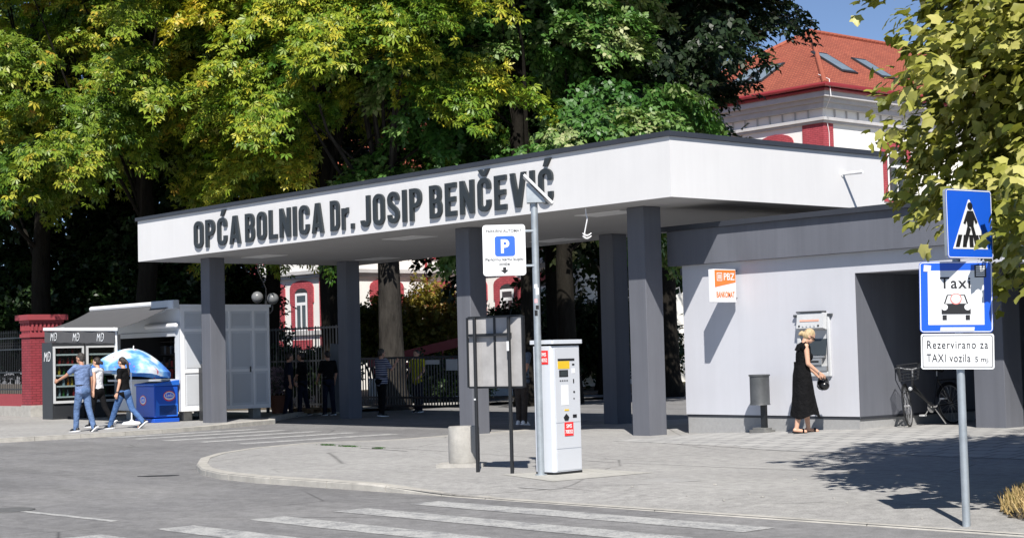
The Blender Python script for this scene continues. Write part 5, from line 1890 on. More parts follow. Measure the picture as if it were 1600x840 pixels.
    for i, (a, b, c) in enumerate(L):
        P += [('c', a, b, .082 * b_ * k, .056 * k), ('c', b, b + (c - b) * .35, .054 * k, .056 * k), ('c', b + (c - b) * .35, c, .056 * k, .036 * k)]
        lift = 1 if legs[i][0] - legs[i][1] > -25 else .0
        fd = Vector((0, 1, -.12 if c.z < .1 * k else -.75)).normalized()
        P += [('c', c - fd * .03 * k - Vector((0, 0, .04 * k)), c + fd * .15 * k - Vector((0, 0, .045 * k)), .036 * k, .03 * k)]
    body = link_me('body', blob(P, voxel), M[skin], root)
    infl = .012 * k
    if top:
        Q = [(q[0], q[1], tuple(r + infl for r in q[2])) + tuple(q[3:]) if q[0] == 'e' else ('c', q[1], q[2], q[3] + infl, q[4] + infl) for q in torso]
        if top_len:
            Q.append(('e', tor(0, 0, -.02 - top_len * .5), (.172 * b_ * k + infl, .126 * b_ * k + infl, (.10 + top_len) * k)))
        Q.append(('c', tor(0, -.005, .48), tor(0, -.005, .52), .066 * k, .056 * k))
        for i, (s_, e_, w_, v) in enumerate(A):
            if shoulder_strap:
                continue
            t = min(1, sleeve)
            en = s_ + (e_ - s_) * t
            Q.append(('c', s_, en, .062 * b_ * k, (.058 - .006 * t) * b_ * k))
            if sleeve > 1:
                Q.append(('c', e_, e_ + (w_ - e_) * (sleeve - 1), .05 * k, .042 * k))
        link_me('shirt', blob(Q, voxel, 5), M[top], root)
    if bottom:
        Q = [('e', tor(0, 0, .01), (.172 * b_ * k, .124 * b_ * k, .10 * k)), ('e', hip + V(0, -.02, -.03), (.165 * b_ * k, .13 * b_ * k, .13 * k))]
        for a, b, c in L:
            Q += [('c', a, b, .096 * b_ * k, .072 * k), ('c', b, c + (c - b).normalized() * .02 * k, .070 * k, .060 * k)]
        link_me('trousers', blob(Q, voxel, 1), M[bottom], root)
        mb = MB()
        if not female:
            mb.lathe((0, 0, 0), [(.0, 0), (1, 0), (1, .035), (.0, .035)], 24)
            me = mb.build('belt', M['black'], None)
            for v_ in me.data.vertices:
                z = v_.co.z
                q = tor(v_.co.x * .171 * b_, v_.co.y * .121 * b_, .075 + z)
                v_.co = q
            me.parent = root
    for i, (a, b, c) in enumerate(L):
        fd = Vector((0, 1, -.10 if c.z < .1 * k else -.75)).normalized()
        up = Vector((0, 0, 1)) - fd * fd.z
        up.normalize()
        hl = c - fd * .045 * k - up * .035 * k
        if shoes == 'sandal':
            mb = MB()
            o_ = c - up * .085 * k - fd * .06 * k
            mb.prism([(-.038 * k, 0), (.038 * k, 0), (.045 * k, .16 * k), (.03 * k, .24 * k), (-.03 * k, .24 * k), (-.045 * k, .16 * k)], o_ + up * .018 * k, (1, 0, 0), fd, .018 * k)
            mb.tube([o_ + fd * .17 * k + Vector((.047 * k, 0, 0)) + up * .02 * k, o_ + fd * .17 * k + Vector((.03 * k, 0, 0)) + up * .075 * k, o_ + fd * .17 * k + Vector((-.03 * k, 0, 0)) + up * .075 * k, o_ + fd * .17 * k + Vector((-.047 * k, 0, 0)) + up * .02 * k], .014 * k, 8)
            mb.build('shoe', M['blackcloth'], root, local=True)
        else:
            sh_ = link_me('shoe', blob([('c', hl, c + fd * .13 * k - up * .045 * k, .046 * k, .040 * k), ('c', c - up * .01 * k, c - up * .03 * k, .05 * k, .048 * k), ('c', hl - up * .004, c + fd * .165 * k - up * .052 * k, .042 * k, .03 * k)], voxel), M[shoes], root)
            mb = MB()
            o_ = c - up * .085 * k - fd * .095 * k
            mb.prism([(-.03 * k, 0), (.03 * k, 0), (.042 * k, .05 * k), (.05 * k, .20 * k), (.032 * k, .295 * k), (-.032 * k, .295 * k), (-.05 * k, .20 * k), (-.042 * k, .05 * k)], o_ + up * .025 * k, (1, 0, 0), fd, .025 * k)
            mb.build('sole', M[sole], sh_, local=True)
    # hair
    HQ = [('e', hc + hm @ V(0, -.022, .035), (.083 * k, .095 * k, .098 * k), hm)]
    if hairstyle == 'short':
        HQ += [('e', hc + hm @ V(0, -.05, -.01), (.075 * k, .06 * k, .07 * k), hm)]
    elif hairstyle == 'pony':
        HQ += [('e', hc + hm @ V(0, -.05, .0), (.08 * k, .065 * k, .085 * k), hm), ('c', hc + hm @ V(0, -.11, .03), hc + hm @ V(0, -.15, -.04), .035 * k, .035 * k), ('c', hc + hm @ V(0, -.15, -.04), tor(.0, -.16, .38), .035 * k, .018 * k)]
    elif hairstyle == 'bun':
        HQ += [('e', hc + hm @ V(0, -.04, .0), (.081 * k, .075 * k, .085 * k), hm), ('e', hc + hm @ V(0, -.135, -.025), (.045 * k, .042 * k, .045 * k), hm), ('e', hc + hm @ V(0, -.155, -.05), (.035 * k, .025 * k, .035 * k), hm)]
    elif hairstyle == 'bob':
        HQ += [('e', hc + hm @ V(0, -.045, -.01), (.085 * k, .075 * k, .10 * k), hm)]
    hme = blob(HQ, voxel)
    # cut the hair off the face
    bm = bmesh.new()
    bm.from_mesh(hme)
    inv = hm.transposed()
    dele = []
    for v_ in bm.verts:
        q = inv @ (v_.co - hc) / k
        if q.y > .035 and q.z < .055:
            dele.append(v_)
    bmesh.ops.delete(bm, geom=dele, context='VERTS')
    bm.to_mesh(hme)
    bm.free()
    link_me('hair', hme, M[hair], root)
    mb = MB()
    for s_ in (-.032, .032):
        mb.sph(hc + hm @ V(s_, .0815, .004), .009 * k, 8, 6)
    mb.build('eyes', M['ink'], root, local=True)
    return root, dict(tor=tor, A=A, hc=hc, hm=hm, k=k, V=V, hip=hip, L=L)

left3 = (-RGT.x, -RGT.y)
def fdir(r_, f_):
    return (RGT.x * r_ + FWD.x * f_, RGT.y * r_ + FWD.y * f_)
person('man in a blue grey polo shirt and faded jeans walking left past the fridges', (-34.52, 16.95, 0), fdir(-.86, .5), 1.77, ((14, 10), (-12, 8)), ((52, 10, 14), (-8, 14, 18)),
       lean=3, head=(2, 8), build_=1.08, top='polo', bottom='jeans', hair='hair_grey', shoes='black', sleeve=.62, top_len=.03)
r_, g_ = person('woman in a white sleeveless top and black trousers walking behind the man in the polo', (-36.55, 18.35, 0), fdir(-.9, .42), 1.68, ((16, 8), (-16, 20)), ((-10, 8, 15), (10, 8, 20)),
       lean=1, head=(4, 10), build_=.92, female=True, skin='skin2', top='whitecloth', bottom='blackcloth', hair='hair', hairstyle='bun', shoes='black', sleeve=.1)
r_, g_ = person('woman with a long ponytail in a black t-shirt and jeans striding left by the parasol', (-34.95, 18.2, 0), fdir(-.92, .38), 1.72, ((26, 4), (-20, 26)), ((-8, 10, 22), (14, 8, 30)),
       lean=2, head=(6, 4), build_=1.0, female=True, skin='skin2', top='blackcloth', bottom='jeans2', hair='hair', hairstyle='pony', shoes='black', sleeve=.62, top_len=.03)
MB().tube([g_['A'][0][2] - g_['A'][0][3] * .03 + Vector((.033 * math.cos(a), .033 * math.sin(a), 0)) for a in [2 * PI * i / 12 for i in range(12)]], .011, 6, closed=True).build('wristband', M['black'], r_, local=True)
person('man in a slate shirt and brown trousers standing behind the notice board', (-26.3, 22.9, 0), fdir(.5, .86), 1.78, ((3, 2), (-3, 2)), ((-28, 6, 50, .75), (-28, 6, 50, .75)),
       head=(2, 0), build_=1.05, top='greyshirt', bottom='brownpant', hair='hair', shoes='white_pvc', sleeve=.6, top_len=.03)

# the woman at the cash machine and her bag
LZ = zg(-17.12, 20.9) + .004
r_, g_ = person('blonde woman in a long black dress looking into her bag at the cash machine', (-17.12, 20.9, LZ), fdir(.96, .1), 1.70, ((9, 3), (-7, 4)), ((6, 8, 46, .1), (2, 8, 48, .15)),
                lean=6, head=(30, -6), build_=.98, female=True, skin='skin2', top='blackcloth', bottom=None, hair='blonde', hairstyle='bun', shoes='sandal', sleeve=0, shoulder_strap=True, voxel=.009)
mb = MB()
vs_, fs_ = [], []
rl = random.Random(2)
k = g_['k']
levels = [(.24, .158, .125, 0), (.16, .158, .125, .0), (.10, .168, .135, .0), (.02, .19, .15, .1), (-.12, .20, .165, .25), (-.30, .20, .18, .6), (-.48, .215, .205, .9), (-.62, .235, .235, 1.1), (-.67, .24, .24, 1.2)]
NQ = 48
for j, (z, rx, ry, fo_) in enumerate(levels):
    for i in range(NQ):
        a = 2 * PI * i / NQ
        w_ = 1 + fo_ * (.045 * math.sin(9 * a + j * .25) + .03 * math.sin(4 * a + 1.3))
        hem = .03 * math.sin(3 * a + .5) * fo_ if j >= 7 else 0
        p = g_['hip'] + Vector((rx * w_ * math.cos(a), ry * w_ * math.sin(a) + (.012 if j < 4 else .012 + .006 * (j - 3)), z + hem)) * k
        vs_.append(p)
for j in range(len(levels) - 1):
    for i in range(NQ):
        fs_.append((j * NQ + i, (j + 1) * NQ + i, (j + 1) * NQ + (i + 1) % NQ, j * NQ + (i + 1) % NQ))
mb.add(vs_, fs_, 0, True)
mb.build('dress_skirt', M['blackcloth'], r_, local=True, angle=1.2)
mb = MB()
for i in range(2):
    s_ = (-1, 1)[i]
    t_ = g_['tor']
    mb.tube([t_(s_ * .10, .085, .40), t_(s_ * .115, .07, .49), t_(s_ * .115, .0, .555), t_(s_ * .10, -.07, .50), t_(s_ * .09, -.10, .42)], .022 * k, 8)
mb.build('dress_straps', M['blackcloth'], r_, local=True)
mb = MB()
hc, hm, V = g_['hc'], g_['hm'], g_['V']
for s_ in (-.033, .033):
    mb.sph(hc + hm @ V(s_, .088, .004), (.032 * k, .012 * k, .024 * k), 14, 8, rot=hm)
    mb.tube([hc + hm @ V(s_ * 1.9, .08, .01), hc + hm @ V(s_ * 2.45, .03, .012), hc + hm @ V(s_ * 2.5, -.02, .0)], .006 * k, 6)
mb.tube([hc + hm @ V(-.012, .098, .01), hc + hm @ V(.012, .098, .01)], .005 * k, 6)
mb.build('sunglasses', M['ink'], r_, local=True)
wp, wv = g_['A'][1][2], g_['A'][1][3]
MB().tube([wp - wv * .02 * k + Vector((.032 * math.cos(a), .0, .032 * math.sin(a))) for a in [2 * PI * i / 12 for i in range(12)]], .008, 6, closed=True).build('watch', M['steel'], r_, local=True)
# bag held in her hands (a thing of its own)
rm = Matrix.Rotation(r_.rotation_euler.z, 3, 'Z')
h1 = r_.location + rm @ (g_['A'][0][2] + g_['A'][0][3] * .09)
h2 = r_.location + rm @ (g_['A'][1][2] + g_['A'][1][3] * .09)
hm_ = (h1 + h2) / 2
dirx = (h2 - h1)
dirx.z = 0
bag = thing('handbag', 'shiny black handbag held in front of the woman in the black dress', 'bag', (hm_.x, hm_.y, hm_.z - .25))
fcv = Vector((*fdir(.96, .1), 0)).normalized()
bxv = Vector((-fcv.y, fcv.x, 0))
c_ = hm_ + fcv * .03 - UZ * .05
prim = [('e', c_ + UZ * -.06, (.10, .10, .09)), ('e', c_ + UZ * -.10 + bxv * .05, (.09, .09, .08)), ('e', c_ + UZ * -.10 - bxv * .05, (.09, .09, .08)), ('e', c_ - UZ * .0, (.085, .085, .05))]
me = blob([(p[0], p[1] - bag.location, p[2]) for p in prim], .01, 3)
link_me('pouch', me, mat('glossy_black_leather', (.012, .012, .013), .25, .2, 9), bag)
mb = MB()
mb.tube([h1 - UZ * .0, h1 + fcv * .02 - UZ * .06, c_ + bxv * .07 - UZ * .02], .01, 6).tube([h2, h2 + fcv * .01 - UZ * .05, c_ - bxv * .07 - UZ * .02], .01, 6)
mb.build('strap', M['black'], bag)
MB().sph(c_ - fcv * .03 + UZ * -.17 - F3 * .06, (.012, .012, .02), 8, 6).build('tassel', M['sign_white'], bag)

# people in the shade by the gate
r_, g_ = person('man in a dark striped polo standing in the shade in front of the gate', (-35.85, 26.25, ZR), fdir(.75, .6), 1.80, ((2, 2), (-3, 2)), ((6, 8, 12), (35, 8, 105, .15)),
       head=(0, 0), build_=1.12, top='navy', bottom='blackcloth', hair='hair_grey', shoes='black', sleeve=.7, top_len=.04)
def stripe_mat():
    m, n, l, bs = new_mat('striped_polo_cloth')
    tc = n.new("ShaderNodeTexCoord")
    sx = n.new("ShaderNodeSeparateXYZ")
    l.new(tc.outputs["Object"], sx.inputs[0])
    wv = n.new("ShaderNodeMath")
    wv.operation = 'MULTIPLY'
    wv.inputs[1].default_value = 17
    l.new(sx.outputs[2], wv.inputs[0])
    fr = n.new("ShaderNodeMath")
    fr.operation = 'FRACT'
    l.new(wv.outputs[0], fr.inputs[0])
    l.new(ramp(n, l, fr.outputs[0], [(.28, (.45, .45, .5)), (.30, (.05, .06, .12))]), bs.inputs["Base Color"])
    bs.inputs["Roughness"].default_value = .9
    return m
for ch in r_.children:
    if ch.name.startswith('shirt'):
        ch.data.materials.clear()
        ch.data.materials.append(stripe_mat())
person('guard in a yellow safety vest standing behind the bars of the gate', (-37.2, 28.5, ZR), fdir(-.5, -.85), 1.76, ((2, 2), (-2, 2)), ((10, 10, 40, .2), (10, 10, 40, .2)),
       head=(8, 0), top='vest', bottom='navy', hair='hair', shoes='black', sleeve=.5, top_len=.05)
for (lat, dep, lab, tp_, hs, fem) in ((-6.22, 45.4, 'dark figure with short hair in the shade nearest the kiosk end', 'navy', 'short', False), (-5.95, 46.2, 'dark figure second from the kiosk end, in front of the bar fence', 'blackcloth', 'bob', True), (-5.2, 46.0, 'dark figure in front of the bar fence beside the leaning slab', 'blackcloth', 'short', False)):
    person(lab, plan(dep, lat, ZR), fdir({-6.22: .9, -5.95: -.8, -5.2: -.5}[lat], {-6.22: .3, -5.95: .2, -5.2: .85}[lat]), 1.74 + .03 * lat % .07, ((6, 4), (-8, 3)), ((12, 8, 20), (-6, 8, 70 if fem else 15, .2)), head=(5, 12), female=fem, skin='skin', top=tp_, bottom='navy', hair='hair', hairstyle=hs, shoes='black', sleeve=.9, top_len=.04, voxel=.014)

# ------------------------------------------------------------------ trees
def norm_(a):
    return a / np.maximum(np.linalg.norm(a, axis=1, keepdims=True), 1e-9)

def leaflet_template(kind):
    """returns vertices (n,3) with the leaf along +y, its face towards +z, and faces (m,4)"""
    V, F = [], []
    if kind == 'palmate':
        for a, ln in ((-82, .62), (-42, .88), (0, 1.0), (42, .88), (82, .62)):
            d = np.array([math.sin(R(a)), math.cos(R(a)), 0])
            p = np.array([d[1], -d[0], 0])
            o = len(V)
            V += [d * .06, d * .62 * ln + p * .15 * ln + [0, 0, -.02], d * ln + [0, 0, -.22 * ln], d * .62 * ln - p * .15 * ln + [0, 0, -.02]]
            F.append((o, o + 1, o + 2, o + 3))
    elif kind == 'sprig':
        for k, (a, b, s_) in enumerate(((-60, .25, .75), (0, .55, .9), (65, .35, .8), (-25, .0, .7))):
            d = np.array([math.sin(R(a)), math.cos(R(a)), -.15])
            p = np.array([math.cos(R(a)), -math.sin(R(a)), 0])
            c = np.array([0, b, 0])
            o = len(V)
            V += [c, c + d * .5 * s_ + p * .32 * s_ + [0, 0, .05], c + d * s_ + [0, 0, -.12], c + d * .5 * s_ - p * .32 * s_ + [0, 0, .05]]
            F.append((o, o + 1, o + 2, o + 3))
    elif kind == 'plane':
        # five pointed lobes, a slightly cupped blade
        pts = []
        for a, r in ((-155, .34), (-125, .62), (-100, .56), (-66, .84), (-46, .64), (-30, .68), (-20, .80), (0, 1.0)):
            pts.append((r * math.sin(R(a)), r * math.cos(R(a)) + .25))
        pts += [(-x, y) for x, y in pts[:-1][::-1]]
        n = len(pts)
        V = [np.array([0, .25, 0])] + [np.array([x, y, -.30 * (x * x + (y - .25) ** 2) + .10 * abs(x)]) for x, y in pts]
        F = [(0, i + 1, i + 2, i + 2) for i in range(n - 1)] + [(0, n, 1, 1)]
    return np.array(V, float), np.array(F, int)
TEMPL = {k: leaflet_template(k) for k in ('palmate', 'sprig', 'plane')}

def place_leaves(name, P, A, N, size, tint, kind, mt, parent, loc):
    tv, tf = TEMPL[kind]
    tri = kind == 'plane'
    if tri:
        tf = tf[:, :3]
    A = norm_(A)
    X = norm_(np.cross(A, N))
    N = np.cross(X, A)
    s_ = size[:, None, None]
    V = P[:, None, :] + s_ * (tv[None, :, 0:1] * X[:, None, :] + tv[None, :, 1:2] * A[:, None, :] + tv[None, :, 2:3] * N[:, None, :])
    n = len(P)
    F = (tf[None] + (np.arange(n) * len(tv))[:, None, None]).reshape(-1, tf.shape[1])
    return np_mesh(name, V.reshape(-1, 3), F, mt, parent, np.repeat(tint, len(tf)), loc)

def tree(name, label, base, r0, cz, rx, rz, nb, nl, size, kind, mt, seed, bark='bark', group=None, fork=4.5, flat=.35, spray=1.7, droop=.5, tint_bias=0.0, fwd=0.0, clip=None, inner=.42, clump=0, extra=None):
    g = np.random.default_rng(seed)
    rr = random.Random(seed)
    base = Vector(base)
    t = thing(name, label, 'tree', base, group=group)
    # boughs spread through the crown's volume, most near its outside
    d = norm_(g.normal(size=(nb * 3, 3)))
    d = d[d[:, 2] > -.85][:nb]
    ph = g.uniform(0, 6.28, 6)
    az = np.arctan2(d[:, 1], d[:, 0])
    if clump:
        lowf = np.where(d[:, 2] < .2, np.maximum(np.hypot(d[:, 0], d[:, 1]), .15) ** -.45, 1.0)
        d = d * np.stack([lowf, lowf, np.ones(len(d))], 1)
    lump = 1 + .16 * np.sin(3 * az + ph[0] + 2 * d[:, 2]) + .10 * np.sin(5 * az + ph[1]) + .12 * np.sin(4 * d[:, 2] + ph[2])
    rad = (inner + (1 - inner) * g.uniform(0, 1, len(d)) ** .55) * lump
    cx, cy = base.x - FWD.x * fwd, base.y - FWD.y * fwd
    C = np.array([cx, cy, cz]) + d * rad[:, None] * np.array([rx, rx, rz])
    if clump:
        tips = C[:max(6, nb // clump)]
        C = tips[g.integers(0, len(tips), nb)] + g.normal(size=(nb, 3)) * np.array([.62, .62, .42])
        d = norm_(C - np.array([cx, cy, cz]))
    if extra is not None:
        C = np.concatenate([C, np.array(extra)])
        d = norm_(C - np.array([cx, cy, cz]))
    if clip is not None:
        C = C[clip(C)]
        d = norm_(C - np.array([cx, cy, cz]))
    nb = len(C)
    # trunk and limbs
    mb = MB()
    wob = [Vector((rr.uniform(-.12, .12), rr.uniform(-.12, .12), 0)) for _ in range(7)]
    top = cz + rz * .75
    pts = [base + Vector((0, 0, -.1))] + [base + wob[i] * (i + 1) * .5 + Vector((0, 0, (top - base.z) * f)) for i, f in enumerate((.03, .12, .3, .5, .7, .88, 1))]
    rads = [r0 * 1.5, r0 * 1.18, r0 * 1.0, r0 * .86, r0 * .66, r0 * .45, r0 * .25, r0 * .08]
    mb.tube(pts, rads, 14)
    idx = g.permutation(nb)[:min(nb, 20 if clump else (110 if kind == 'plane' else 40))]
    for i in idx:
        q = Vector(C[i])
        f = rr.uniform(.25, .75)
        h = max(fork, min(q.z - .6, base.z + (top - base.z) * (f * .9)))
        h = min(h, q.z - .2) if q.z - .2 > fork * .8 else fork * .8
        j = min(5, max(1, int((h - base.z) / (top - base.z) * 7)))
        a = Vector((pts[j + 1].x, pts[j + 1].y, h))
        m_ = (a + q) / 2 + Vector((rr.uniform(-.4, .4), rr.uniform(-.4, .4), rr.uniform(.1, .7)))
        ra = r0 * (rr.uniform(.08, .16) if kind == 'plane' else rr.uniform(.14, .30))
        mb.tube([a, (a + m_) / 2 + Vector((0, 0, .1)), m_, q], [ra, ra * .75, ra * .5, .015], 6, cap=False)
    mb.build('trunk', M[bark], t)
    # leaves: every bough is a drooping, flattened spray
    hor = d.copy()
    hor[:, 2] *= .35
    hor = norm_(hor + g.normal(size=hor.shape) * .25)
    hor[:, 2] = np.clip(hor[:, 2], -.25, .3)
    hor = norm_(hor)
    side = norm_(np.cross(hor, np.array([[0, 0, 1.0]])))
    L = g.uniform(.65, 1.25, nb) * spray
    cnt = np.maximum(4, (nl * (L / spray) ** 2 * g.uniform(.6, 1.3, nb))).astype(int)
    b = np.repeat(np.arange(nb), cnt)
    n = len(b)
    s_ = g.uniform(-.45, 1, n)
    wdt = .55 * (1 - .45 * np.clip(s_, 0, 1))
    lat = np.clip(g.normal(size=n), -2, 2) * wdt * .5
    up = np.clip(g.normal(size=n), -2, 2) * flat * .45
    Lb = L[b]
    P = C[b] + hor[b] * (s_ * Lb)[:, None] + side[b] * (lat * Lb)[:, None]
    P[:, 2] += up * Lb * .9 - droop * Lb * (np.clip(s_, 0, 1) ** 2 * .7 + lat ** 2 * .5)
    out = norm_(hor[b] * .5 + side[b] * (lat * 1.1)[:, None] + hor[b] * np.clip(s_, 0, 1)[:, None])
    N = np.array([[0, 0, .8]]) + out * .45 + g.normal(size=(n, 3)) * .32
    A = out * .9 + g.normal(size=(n, 3)) * .55
    A[:, 2] -= .45
    size_ = size * g.uniform(.65, 1.2, n)
    bt = g.normal(size=nb) * .13
    tint = np.clip(.40 + tint_bias + bt[b] + g.normal(size=n) * (.2 if kind == 'plane' else .13) + .05 * (s_ > .6), 0, 1)
    place_leaves('crown', P, A, norm_(N), size_, tint, kind, M[mt], t, t.location)
    return t

def pxp(px, D, z=0.0):
    return plan(D, (px - 800) / FPX * D, z)
ROW = 'trees behind the entrance canopy'
CH = dict(droop=.9, flat=.24, spray=1.55, inner=.5, fwd=1.6, clump=6)
tree('chestnut_tree', 'horse chestnut with yellow green leaves at the far left above the brick pillar', plan(54.5, -15.6), .34, 11.4, 5.6, 6.4, 210, 200, .25, 'palmate', 'leaf_chestnut', 1, 'bark_dark', ROW, tint_bias=.06, **CH)
tree('chestnut_tree', 'horse chestnut rising behind the kiosk roof, browning at its leaf tips', plan(52, -11.6), .34, 11.4, 4.7, 6.4, 190, 200, .25, 'palmate', 'leaf_chestnut', 2, 'bark_dark', ROW, tint_bias=.05, **CH)
tree('chestnut_tree', 'horse chestnut with bright yellow lower boughs above the left half of the canopy lettering', plan(50.5, -5.55), .33, 11.2, 4.0, 5.9, 165, 200, .25, 'palmate', 'leaf_yellow', 3, 'bark_dark', ROW, tint_bias=.04, **CH)
tree('chestnut_tree', 'yellowing horse chestnut whose grey trunk stands behind the gate', plan(49.5, -3.6), .37, 12.2, 3.5, 6.0, 130, 200, .24, 'palmate', 'leaf_yellow', 4, 'bark', ROW, tint_bias=-.06, **CH)
CH['spray'] = 1.35
tree('linden_tree', 'linden with pale undersides above the right half of the canopy lettering', plan(50, .4), .33, 11.4, 4.0, 6.3, 190, 210, .23, 'sprig', 'leaf_linden', 5, 'bark_dark', ROW, tint_bias=.06, **CH)
tree('linden_tree', 'linden with pale green hanging boughs above the canopy corner', plan(51, 1.7), .30, 10.2, 2.1, 6.0, 90, 210, .23, 'sprig', 'leaf_linden', 6, 'bark_dark', ROW, tint_bias=.22, **CH)
def right_edge(lim):
    return lambda C: (C[:, 0] * RGT.x + C[:, 1] * RGT.y) < lim + (C[:, 2] - 9.4) * .75
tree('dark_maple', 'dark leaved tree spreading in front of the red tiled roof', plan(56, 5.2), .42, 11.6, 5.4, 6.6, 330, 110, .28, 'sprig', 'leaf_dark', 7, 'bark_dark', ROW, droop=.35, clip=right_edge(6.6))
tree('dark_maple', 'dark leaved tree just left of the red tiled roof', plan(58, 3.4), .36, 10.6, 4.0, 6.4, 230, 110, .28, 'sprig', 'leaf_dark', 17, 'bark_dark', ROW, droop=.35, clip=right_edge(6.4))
# second row, in the shade of the first
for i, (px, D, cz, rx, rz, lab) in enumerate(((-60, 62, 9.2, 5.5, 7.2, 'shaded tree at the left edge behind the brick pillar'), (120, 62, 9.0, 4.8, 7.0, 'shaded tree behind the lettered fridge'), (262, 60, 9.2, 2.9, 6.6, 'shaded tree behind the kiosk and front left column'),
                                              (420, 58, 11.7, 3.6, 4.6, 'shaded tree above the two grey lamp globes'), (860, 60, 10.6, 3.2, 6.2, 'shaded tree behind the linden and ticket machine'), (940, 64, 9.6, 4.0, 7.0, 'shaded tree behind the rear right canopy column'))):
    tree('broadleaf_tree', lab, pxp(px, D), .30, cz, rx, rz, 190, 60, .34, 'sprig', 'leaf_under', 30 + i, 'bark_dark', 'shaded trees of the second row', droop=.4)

def shrub(name, label, base, rx, ry, h, n, size, kind, mt, seed, cat='shrub', group=None, bias=0.0):
    g = np.random.default_rng(seed)
    base = Vector(base)
    t = thing(name, label, cat, base, group=group)
    nb = 70
    d = norm_(g.normal(size=(nb, 3)))
    d[:, 2] = np.abs(d[:, 2]) * 1.0 - .15
    rad = (.55 + .45 * g.uniform(0, 1, nb) ** .5) * (1 + .15 * np.sin(3 * np.arctan2(d[:, 1], d[:, 0]) + seed))
    C = np.array([base.x, base.y, base.z + h * .45]) + d * rad[:, None] * np.array([rx, ry, h * .52])
    mb = MB()
    rr = random.Random(seed)
    for i in range(14):
        q = Vector(C[i])
        mb.tube([base + Vector((rr.uniform(-.15, .15), rr.uniform(-.15, .15), -.05)), (base + q) / 2 + Vector((0, 0, .2)), q], [.05, .03, .01], 5, cap=False)
    mb.build('stem', M['bark_dark'], t)
    b = g.integers(0, nb, n)
    P = C[b] + g.normal(size=(n, 3)) * np.array([.22, .22, .18]) * (rx + ry) / 2 * .8
    P[:, 2] = np.maximum(P[:, 2], base.z + .05)
    out = norm_(P - np.array([base.x, base.y, base.z + h * .3]))
    N = out + np.array([[0, 0, .5]]) + g.normal(size=(n, 3)) * .4
    A = out + g.normal(size=(n, 3)) * .6
    bt = g.normal(size=nb) * .12
    place_leaves('foliage', P, A, norm_(N), size * g.uniform(.7, 1.2, n), np.clip(.42 + bias + bt[b] + g.normal(size=n) * .15, 0, 1), kind, M[mt], t, t.location)
    return t
shrub('bronzed_shrub', 'rounded shrub with bronzing leaves behind the gate and beside the trunk', pxp(662, 65), 2.0, 1.7, 4.5, 7000, .17, 'sprig', 'leaf_bush', 51, bias=.15)
shrub('bronzed_shrub', 'lower bronzing shrub right of the rounded one, above the ramp', pxp(716, 64), 1.4, 1.3, 3.6, 4500, .17, 'sprig', 'leaf_bush', 52, bias=.12)
shrub('bronzed_shrub', 'greener shrub left of the grey trunk behind the gate', pxp(585, 65), 1.15, 1.3, 4.2, 4500, .18, 'sprig', 'leaf_bush', 53, bias=-.15)
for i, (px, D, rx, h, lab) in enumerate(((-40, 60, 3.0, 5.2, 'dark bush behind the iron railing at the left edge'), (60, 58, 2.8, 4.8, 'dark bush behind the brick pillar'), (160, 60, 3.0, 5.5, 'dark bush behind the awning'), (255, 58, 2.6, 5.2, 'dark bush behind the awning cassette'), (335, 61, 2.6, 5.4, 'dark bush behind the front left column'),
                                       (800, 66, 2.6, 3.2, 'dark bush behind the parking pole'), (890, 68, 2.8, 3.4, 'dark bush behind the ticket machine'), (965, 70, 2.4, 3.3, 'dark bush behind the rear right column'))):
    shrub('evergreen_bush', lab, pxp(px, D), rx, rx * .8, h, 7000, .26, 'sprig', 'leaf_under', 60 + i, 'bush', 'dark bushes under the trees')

for px, D, rx, h, lab in ((432, 53, 1.3, 1.9, 'low dark hedge bush behind the bar fence nearest the kiosk'), (500, 53, 1.3, 1.8, 'low dark hedge bush behind the bar fence beside the slab'), (690, 54, 1.6, 1.25, 'low dark hedge bush behind the gate in front of the ramp')):
    shrub('hedge_bush', lab, pxp(px, D), rx, rx * .6, h, 5000, .14, 'sprig', 'leaf_under', 90 + px, 'bush', 'dark hedge bushes behind the gate')

# plane tree beside the camera's right, its lower boughs reaching into the view
tb = plan(15.4, 6.95)
low = [tuple(plan(15.4, 4.05, 3.45)), tuple(plan(15.0, 4.2, 3.0)), tuple(plan(15.6, 4.3, 4.3)), tuple(plan(14.8, 4.6, 2.75)), tuple(plan(15.3, 4.5, 3.6)), tuple(plan(14.6, 4.9, 2.9)), tuple(plan(15.8, 4.6, 3.9)), tuple(plan(15.0, 4.7, 4.6)), tuple(plan(14.2, 5.0, 2.6)), tuple(plan(15.2, 5.0, 2.35)), tuple(plan(16.2, 4.3, 5.2)), tuple(plan(16.4, 3.8, 5.6)), tuple(plan(13.75, 4.62, 2.8)), tuple(plan(13.85, 4.7, 2.5)), tuple(plan(13.75, 4.6, 3.1)), tuple(plan(14.0, 5.05, 2.2))]
low += [tuple(plan(15.0 + .15 * i, 4.3 + .06 * (i % 4) + .5 * (i > 4), 2.95 + .24 * i)) for i in range(9)] + [tuple(plan(14.4 + .2 * i, 4.75 + .1 * (i % 3), 2.7 + .3 * i)) for i in range(8)] + [tuple(plan(14.6 + .2 * i, 5.3, 2.4 + .4 * i)) for i in range(6)]
tree('plane_tree', 'plane tree with large yellow green leaves reaching in from the right over the sign pole', (tb.x, tb.y, 0), .16, 5.3, 2.75, 3.4, 360, 120, .092, 'plane', 'leaf_plane', 9, 'bark', spray=.75, droop=.45, fork=2.3, flat=.5, tint_bias=.22, extra=low)

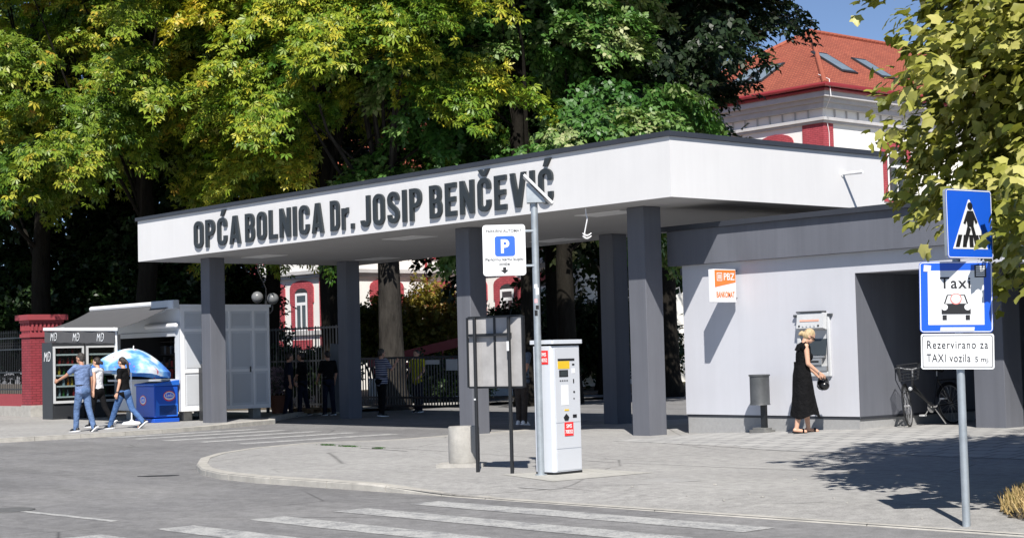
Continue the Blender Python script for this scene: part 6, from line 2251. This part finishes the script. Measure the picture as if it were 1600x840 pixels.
# dry grass mound at the right edge, weeds in the seams
gg = np.random.default_rng(5)
n = 12000
gx = gg.uniform(-9.2, -5.2, n * 3)
gy = gg.uniform(12.0, 15.4, n * 3)
def mound(x, y):
    # distance inside an oval bed
    u = ((x + 7.35) / 1.25) ** 2 + ((y - 13.75) / 1.45) ** 2
    return np.clip(1 - u, 0, 1)
k_ = mound(gx, gy) > .0
gx, gy = gx[k_][:n], gy[k_][:n]
gz = .22 * np.sqrt(mound(gx, gy))
vs_, fs_ = [], []
for i in range(25):
    for j in range(25):
        x, y = -9.0 + 3.4 * i / 24, 12.0 + 3.4 * j / 24
        m_ = float(mound(np.array(x), np.array(y)))
        vs_.append((x, y, .21 * math.sqrt(m_) - (.15 if m_ <= 0 else 0)))
for i in range(24):
    for j in range(24):
        a = i * 25 + j
        fs_.append((a, a + 25, a + 26, a + 1))
tag(MB().add(vs_, fs_, 0, True).build('grass_bed', M['soil']), kind='structure')
n = len(gx)
ang = gg.uniform(0, 6.28, n)
hgt = gg.uniform(.04, .13, n)
ln = gg.normal(size=(n, 2)) * .045
wd = .004 + .004 * gg.uniform(0, 1, n)
p0 = np.stack([gx - np.cos(ang) * wd, gy - np.sin(ang) * wd, gz - .01], 1)
p1 = np.stack([gx + np.cos(ang) * wd, gy + np.sin(ang) * wd, gz - .01], 1)
p2 = np.stack([gx + ln[:, 0] + np.cos(ang) * wd * .3, gy + ln[:, 1] + np.sin(ang) * wd * .3, gz + hgt], 1)
p3 = np.stack([gx + ln[:, 0] - np.cos(ang) * wd * .3, gy + ln[:, 1] - np.sin(ang) * wd * .3, gz + hgt], 1)
V = np.stack([p0, p1, p2, p3], 1).reshape(-1, 3)
F = np.arange(4 * n).reshape(-1, 4)
tag(np_mesh('grass', V, F, M['grass'], tint=gg.uniform(0, 1, n)), 'dry straw coloured grass on the low bed by the sign pole', 'grass', kind='stuff')
for i, (x, y, s_) in enumerate(((-23.88, 16.27, .10), (-23.1, 16.19, .12), (-22.1, 16.1, .06))):
    m_ = 90
    a = gg.uniform(0, 6.28, m_)
    P = np.stack([x + gg.normal(size=m_) * s_, y + gg.normal(size=m_) * .03, np.full(m_, .0)], 1)
    A = np.stack([np.cos(a) * .6, np.sin(a) * .6, np.full(m_, .45)], 1)
    o = place_leaves('weed_tuft', P, A, norm_(gg.normal(size=(m_, 3))), np.full(m_, .025), gg.uniform(.0, .3, m_), 'sprig', M['leaf_linden'], None, (0, 0, 0))
    tag(o, 'low green weed tuft growing in the pavement seam', 'weed', 'weed tufts in the seam')
# pale flowers in the terracotta pot
m_ = 420
d = norm_(gg.normal(size=(m_, 3)))
P = np.array([-39.5, 25.3, .92]) + d * gg.uniform(.5, 1, m_)[:, None] * np.array([.42, .42, .38])
ft = thing('potted_flowers', 'bushy pale flowers growing in the terracotta pot', 'plant', (-39.5, 25.3, .5))
place_leaves('blossoms', P, d + gg.normal(size=(m_, 3)) * .4, norm_(d + gg.normal(size=(m_, 3)) * .5), np.full(m_, .09), gg.uniform(0, 1, m_), 'palmate', M['flowers'], ft, ft.location)
mb = MB()
for i in range(10):
    a = 2 * PI * i / 10
    mb.tube([(-39.5, 25.3, .46), (-39.5 + .18 * math.cos(a), 25.3 + .18 * math.sin(a), .95)], [.012, .006], 4)
mb.build('stems', M['leaf_under'], ft)
